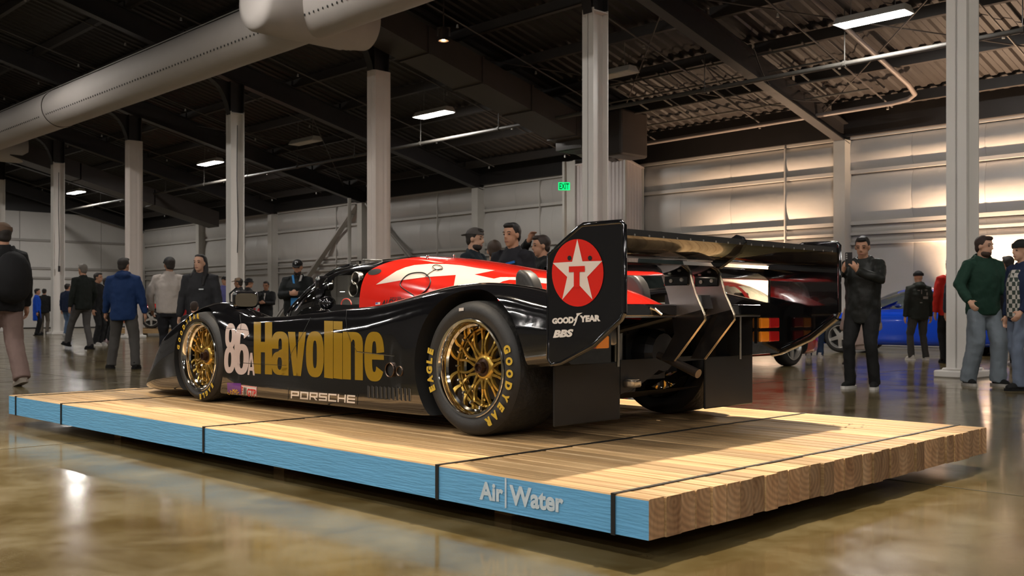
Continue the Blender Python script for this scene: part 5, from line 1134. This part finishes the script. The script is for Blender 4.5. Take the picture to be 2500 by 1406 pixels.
def plaid():
    m_,nt,b=new_mat('plaid'); L_=nt.links; tc=nt.nodes.new('ShaderNodeTexCoord'); ck=nt.nodes.new('ShaderNodeTexChecker'); ck.inputs['Scale'].default_value=22; ck.inputs['Color1'].default_value=(.45,.42,.38,1); ck.inputs['Color2'].default_value=(.03,.045,.035,1); L_.new(tc.outputs['Object'],ck.inputs['Vector']); L_.new(ck.outputs[0],b.inputs['Base Color']); b.inputs['Roughness'].default_value=.8; return m_
q=MB(); stack(q,[(.84,.155,.145,.03),(1.0,.15,.15,.03),(1.25,.155,.152,.03),(1.40,.11,.12,.02)],d['S'],18); blob(q,'plaid_shirt',plaid(),d['root'],.014,.01)
person('crouching visitor in pinkish beige behind the man with the phone',pp(2108,15.0),1.70,80,('jacket',(.33,.25,.22)),(.40,.31,.28),(.03,.03,.03),hip=.40,feet=((.18,.20,15),(.16,-.18,-15)),hands=((.45,.12,.50),(.45,-.12,.50)),lean=18,bulk=1.1,face=False,hem=.82,sole=WHT)
person('visitor in dark navy jeans and white trainers behind the right wing end plate',pp(1988,17.9),1.68,70,('jacket',(.02,.022,.03)),(.018,.035,.075),(.5,.48,.46),face=False,sole=WHT)
person('visitor in a navy puffer and jeans behind the man in the green hoodie',pp(2352,15.2),1.62,85,('puffer_jacket',(.025,.03,.04)),(.07,.11,.17),(.35,.32,.28),face=False,bulk=1.1)
person('visitor all in black with a bright tote behind the plaid shirt man',pp(2462,15.4),1.66,100,('jacket',BLK),BLK,(.4,.36,.36),face=False)
t=thing('tote_bag','yellow and pale blue tote bag hanging beside the visitor in black','bag',pp(2475,14.9)+(.42,),R(10)); q=MB(); q.hexa([(-.09,-.03,0),(.09,-.03,0),(.09,.03,0),(-.09,.03,0),(-.05,-.02,.16),(.05,-.02,.16),(.05,.02,.16),(-.05,.02,.16)]); bevel(q.build('bag_base',mat('bag_blue',(.16,.32,.55),.6),t),.02,2)
q=MB(); q.hexa([(-.05,-.02,.16),(.05,-.02,.16),(.05,.02,.16),(-.05,.02,.16),(-.02,-.01,.34),(.02,-.01,.34),(.02,.01,.34),(-.02,.01,.34)]); q.build('bag_top',mat('bag_yellow',(.40,.36,.05),.6),t)
# backpacks
def backpack(root,label,dims,zc,xo,bottle=False):
    t=thing('backpack',label,'backpack',root.location,root.rotation_euler.z); k=root['_k']; dx,dy,dz=dims
    q=MB(); q.sph((xo,0,zc*k),(dx,dy,dz),16,12); q.sph((xo+.02,0,(zc-.10)*k),(dx,dy*1.02,dz*.75),16,12); blob(q,'pack',cloth(BLK),t,.016,.01)
    for sd in (1,-1): q=MB(); q.tube([(xo+dx*.6,sd*.10,(zc+.16)*k),(.02,sd*.12,1.50*k),(.16,sd*.12,1.36*k),(.15,sd*.14,1.15*k),(xo+dx*.5,sd*.14,(zc-.16)*k)],.02,6); q.build('strap',cloth(BLK),t)
    q=MB(); q.tube([(xo+.06,0,(zc+dz*.85)*k),(xo+.03,0,(zc+dz*1.15)*k),(xo+.0,0,(zc+dz*.9)*k)],.01,6); q.build('grab_loop',cloth(BLK),t)
    return t
bp=backpack(r1,'black backpack worn by the man in the brown beanie',(.15,.20,.27),1.18,-.24)
backpack(r9,'black backpack with a grab loop worn by the person in the tan cap',(.12,.17,.24),1.22,-.22)
t=thing('drink_bottle','patterned drink bottle tucked in the side pocket of the black backpack','bottle',r1.matrix_basis@Vector((-.20,.235,.93))); q=MB(); q.lathe([(0,0),(.034,0),(.036,.01),(.036,.14),(.03,.16)],None,16); q.mi=1; q.lathe([(.03,.16),(.022,.185),(.022,.21),(0,.21)],None,16); q.build('bottle_body',[mat('bottle_print',(.10,.12,.16),.4,var=.9,scale=18),mat('bottle_cap',(.25,.22,.05),.4)],t,smooth=50)
# ------------------------------------------------------------------ sports cars parked in the background
hoodF=pchip([2.15,2.05,1.9,1.6,1.2,.95,.5,0,-.6,-1.1,-1.5,-1.85,-2.1],[.40,.52,.60,.68,.76,.82,.86,.87,.88,.86,.80,.70,.56])
fcF=pchip([2.15,2.05,1.85,1.6,1.2,.9,.4,-.3,-.8,-1.15,-1.5,-1.85,-2.1],[.40,.55,.68,.755,.79,.80,.81,.82,.845,.86,.80,.70,.56])
swF=pchip([2.15,2.0,1.7,1.2,.6,0,-.5,-1.1,-1.6,-1.95,-2.1],[.48,.68,.80,.84,.83,.83,.85,.89,.87,.78,.66])
q=MB(); rows=[]
for x in np.linspace(-2.1,2.15,60):
    w_,hc_,fc=swF(x),hoodF(x),fcF(x)
    P=[(w_-.09,.17),(w_-.02,.22),(w_,.34),(w_-.004,.52),(w_-.025,lerp(.52,fc,.7)),(w_-.10,fc-.012),(w_-.20,fc+.004),(w_-.34,lerp(fc,hc_,.6)),(.25,hc_),(0,hc_+.004)]
    hs=[(0,.17)]+[(float(a),float(b)) for a,b in catmull(P,4)]; rows.append([(x,a,b) for a,b in hs]+[(x,-a,b) for a,b in hs[-2:0:-1]])
q.grid(rows,closed=True); n=len(rows[0]); q.f.append(tuple(range(n))); q.m.append(0); L_=len(rows)-1; q.f.append(tuple(range(L_*n+n-1,L_*n-1,-1))); q.m.append(0)
hull=q.build('hull_raw',[M_red]); recalc(hull.data); cuts=[]
for x in (1.17,-1.10):
    for sg in (1,-1):
        c=MB(); c.cyl((x,sg*.60,.32),(x,sg*1.1,.32),.355,.355,32); o=c.build('cut',[M_pit]); recalc(o.data); cuts.append(o)
        mo=hull.modifiers.new('b','BOOLEAN'); mo.operation='DIFFERENCE'; mo.object=o; mo.solver='EXACT'
        try: mo.material_mode='TRANSFER'
        except Exception: pass
dg=bpy.context.evaluated_depsgraph_get(); SC_body=bpy.data.meshes.new_from_object(hull.evaluated_get(dg)); SC_body.name='body'
for o in cuts+[hull]: bpy.data.objects.remove(o)
SC_body.polygons.foreach_set('use_smooth',[True]*len(SC_body.polygons)); SC_body.set_sharp_from_angle(angle=R(32))
gt=pchip([1.02,.7,.35,.05,-.25,-.6,-1.0,-1.4,-1.75],[.83,1.02,1.19,1.265,1.285,1.25,1.13,.96,.80])
gw=pchip([1.02,.7,.2,-.4,-1.0,-1.4,-1.75],[.60,.67,.70,.71,.68,.63,.55])
def gsec(x,n=18):
    w_,ct=gw(x),gt(x); c0=.78; return [(w_*max(0,math.cos(math.pi/2*j/n))**(2/2.7)*(1-.16*math.sin(math.pi/2*j/n)**2*(ct-c0)/.5),c0+(ct-c0)*math.sin(math.pi/2*j/n)**(2/2.7)) for j in range(n+1)]
gp={k:MB() for k in ('greenhouse','windscreen','side_glass','side_glass_r','rear_glass')}
GX=[-1.75+.035*i for i in range(80)]
for i in range(len(GX)-1):
    s0,s1=gsec(GX[i]),gsec(GX[i+1]); xm=(GX[i]+GX[i+1])/2
    for sg in (1,-1):
        for j in range(18):
            z=(s0[j][1]+s1[j+1][1])/2; y=(s0[j][0]+s1[j+1][0])/2; top_=gt(xm); k='greenhouse'
            sidez=.86<z<top_-.075 and y>.40
            if sidez and -1.15<xm<.72-(z-.86)*1.35 and not(-.16<xm<-.08) and z<1.19: k='side_glass' if sg>0 else 'side_glass_r'
            elif xm>.12 and y<.52 and .86<z and z>top_-.10 and xm>.18: k='windscreen'
            elif xm<-.62 and y<.46 and z>top_-.08 and z>.90 and xm>-1.45: k='rear_glass'
            P=[(GX[i],sg*s0[j][0],s0[j][1]),(GX[i+1],sg*s1[j][0],s1[j][1]),(GX[i+1],sg*s1[j+1][0],s1[j+1][1]),(GX[i],sg*s0[j+1][0],s0[j+1][1])]
            gp[k]._add(P if sg>0 else P[::-1],[(0,1,2,3)])
SCG={}
M_cg=glass('car_glass',(.60,.66,.64),.03,.25)
for k,b_ in gp.items(): SCG[k]=b_.mesh(k,M_red if k=='greenhouse' else M_cg); weld(SCG[k])
def mk_wheel(face):
    W={}
    Mx=Matrix.Rotation(R(-90),4,'X')
    q=MB(); q.lathe([(.215,-.01),(.25,.0),(.29,-.004),(.31,-.025),(.316,-.06),(.316,-.17),(.30,-.20),(.215,-.20)],Mx,32); W['tyre']=q.mesh('tyre',M_rub,60)
    q=MB(); q.lathe([(.225,.0),(.228,.004),(.215,.004),(.205,-.03),(.195,-.05),(.195,-.18)],Mx,32); W['wheel_rim']=q.mesh('wheel_rim',face,40)
    q=MB()
    for i in range(5):
        t=2*math.pi*i/5; c,s=math.sin(t),math.cos(t)
        def P(r,o,z): return Mx@Vector((r*c+o*s,r*s-o*c,z))
        q.hexa([P(.03,-.045,-.05),P(.03,.045,-.05),P(.205,.03,-.045),P(.205,-.03,-.045),P(.03,-.04,-.02),P(.03,.04,-.02),P(.205,.026,-.022),P(.205,-.026,-.022)])
    q.cyl(Mx@Vector((0,0,-.06)),Mx@Vector((0,0,-.008)),.055,.05,16); W['spokes']=q.mesh('spokes',face)
    q=MB(); q.lathe([(0,-.09),(.19,-.09)],Mx,24); W['brake_disc']=q.mesh('brake_disc',M_pit)
    return W
WH=mk_wheel(mat('silver_wheel',(.60,.58,.55),.25,metal=.8))
def sports_car(label,paint,pos,yaw,z=0.0):
    t=thing('sports_car',label,'car',(pos[0],pos[1],z),R(yaw),'sports cars parked around the hall')
    def recol(o):
        o.material_slots[0].link='OBJECT'; o.material_slots[0].material=paint; return o
    recol(inst('body',SC_body,t)); recol(inst('greenhouse',SCG['greenhouse'],t))
    for k in ('windscreen','side_glass','side_glass_r','rear_glass'): inst('side_glass' if k.startswith('side') else k,SCG[k],t)
    for x in (1.17,-1.10):
        for sg in (1,-1):
            r=inst('wheel_rim',WH['wheel_rim'],t,(x,sg*.845,.316),(0,0,0 if sg>0 else math.pi))
            for k in ('tyre','spokes','brake_disc'): inst(k,WH[k],r)
    q=MB(); q.box(-.35,.35,-.55,.55,.30,.5); q.build('cabin_floor',M_pit,t)
    for y in (.33,-.33):
        q=MB(); q.hexa([(-.35,y-.2,.3),(.1,y-.2,.3),(.1,y+.2,.3),(-.35,y+.2,.3),(-.5,y-.19,.95),(-.40,y-.19,.95),(-.40,y+.19,.95),(-.5,y+.19,.95)]); q.box(-.50,-.42,y-.12,y+.12,.96,1.10); bevel(q.build('seat',M_pit,t),.03,2)
    for sg in (1,-1):
        q=MB(); q.sph((.62,sg*.86,.93),(.07,.09,.05),12,8); o=recol(q.build('door_mirror',[paint],t,smooth=180))
        q=MB(); M1=Matrix.Translation((1.86,sg*.58,.655))@Matrix.Rotation(R(62),4,'Y'); q.lathe([(0,.03),(.06,.025),(.085,.0),(.09,-.03)],M1,20); q.build('headlamp',mat('headlamp_glass',(.75,.75,.72),.08,coat=1),t,smooth=40)
        q=MB(); q.box(-2.10,-2.02,min(sg*.35,sg*.74),max(sg*.35,sg*.74),.55,.66); bevel(q.build('tail_lamp',mat('car_tail_lamp',(.30,.01,.01),.15,coat=1),t),.02,2)
        q=MB(); pts=[(.62,.825,.30),(.62,.842,.55),(.60,.80,.82)]; q.tube([(a,sg*b,c) for a,b,c in pts],.004,5); q.tube([(a-1.12,sg*(b+.002),c) for a,b,c in pts],.004,5); q.build('door_gap',M_pit,t)
    q=MB(); q.hexa([(2.02,-.62,.20),(2.14,-.45,.20),(2.14,.45,.20),(2.02,.62,.20),(2.05,-.62,.30),(2.165,-.45,.30),(2.165,.45,.30),(2.05,.62,.30)]); q.build('front_grille',M_pit,t)
    return t
M_bluecar=mat('gloss_blue_paint',(.005,.055,.52),.16,coat=.9); M_redcar=mat('gloss_red_car',(.55,.012,.012),.16,coat=.9)
sports_car('red coupe parked behind the rear wing of the race car',M_redcar,(2.86,15.2),225)
sports_car('bright blue coupe parked by the right wall',M_bluecar,(7.9,20.1),140)
sports_car('red coupe on a low wooden platform far down the hall',M_redcar,(-10.5,33.8),186,.25)
t=thing('display_platform','low plank platform under the far red coupe','platform',(-10.5,33.8,0),R(186))
for i in range(16): q=MB(); q.box(-2.6,2.6,-1.12+i*.14,-1.12+i*.14+.136,.10,.248); q.build('plank',M_wood,t)
for x in (-1.8,0,1.8): q=MB(); q.box(x-.06,x+.06,-1.1,1.1,0,.10); q.build('skid',M_wood,t)

# small prints that cannot be told apart letter by letter
for o in list(bpy.data.objects):
    if o.name.split('.')[0]=='lettering' and 'label' not in o and o.parent is not None and o.parent.name.split('.')[0] in ('sticker','engine_cover'): o['kind']='stuff'
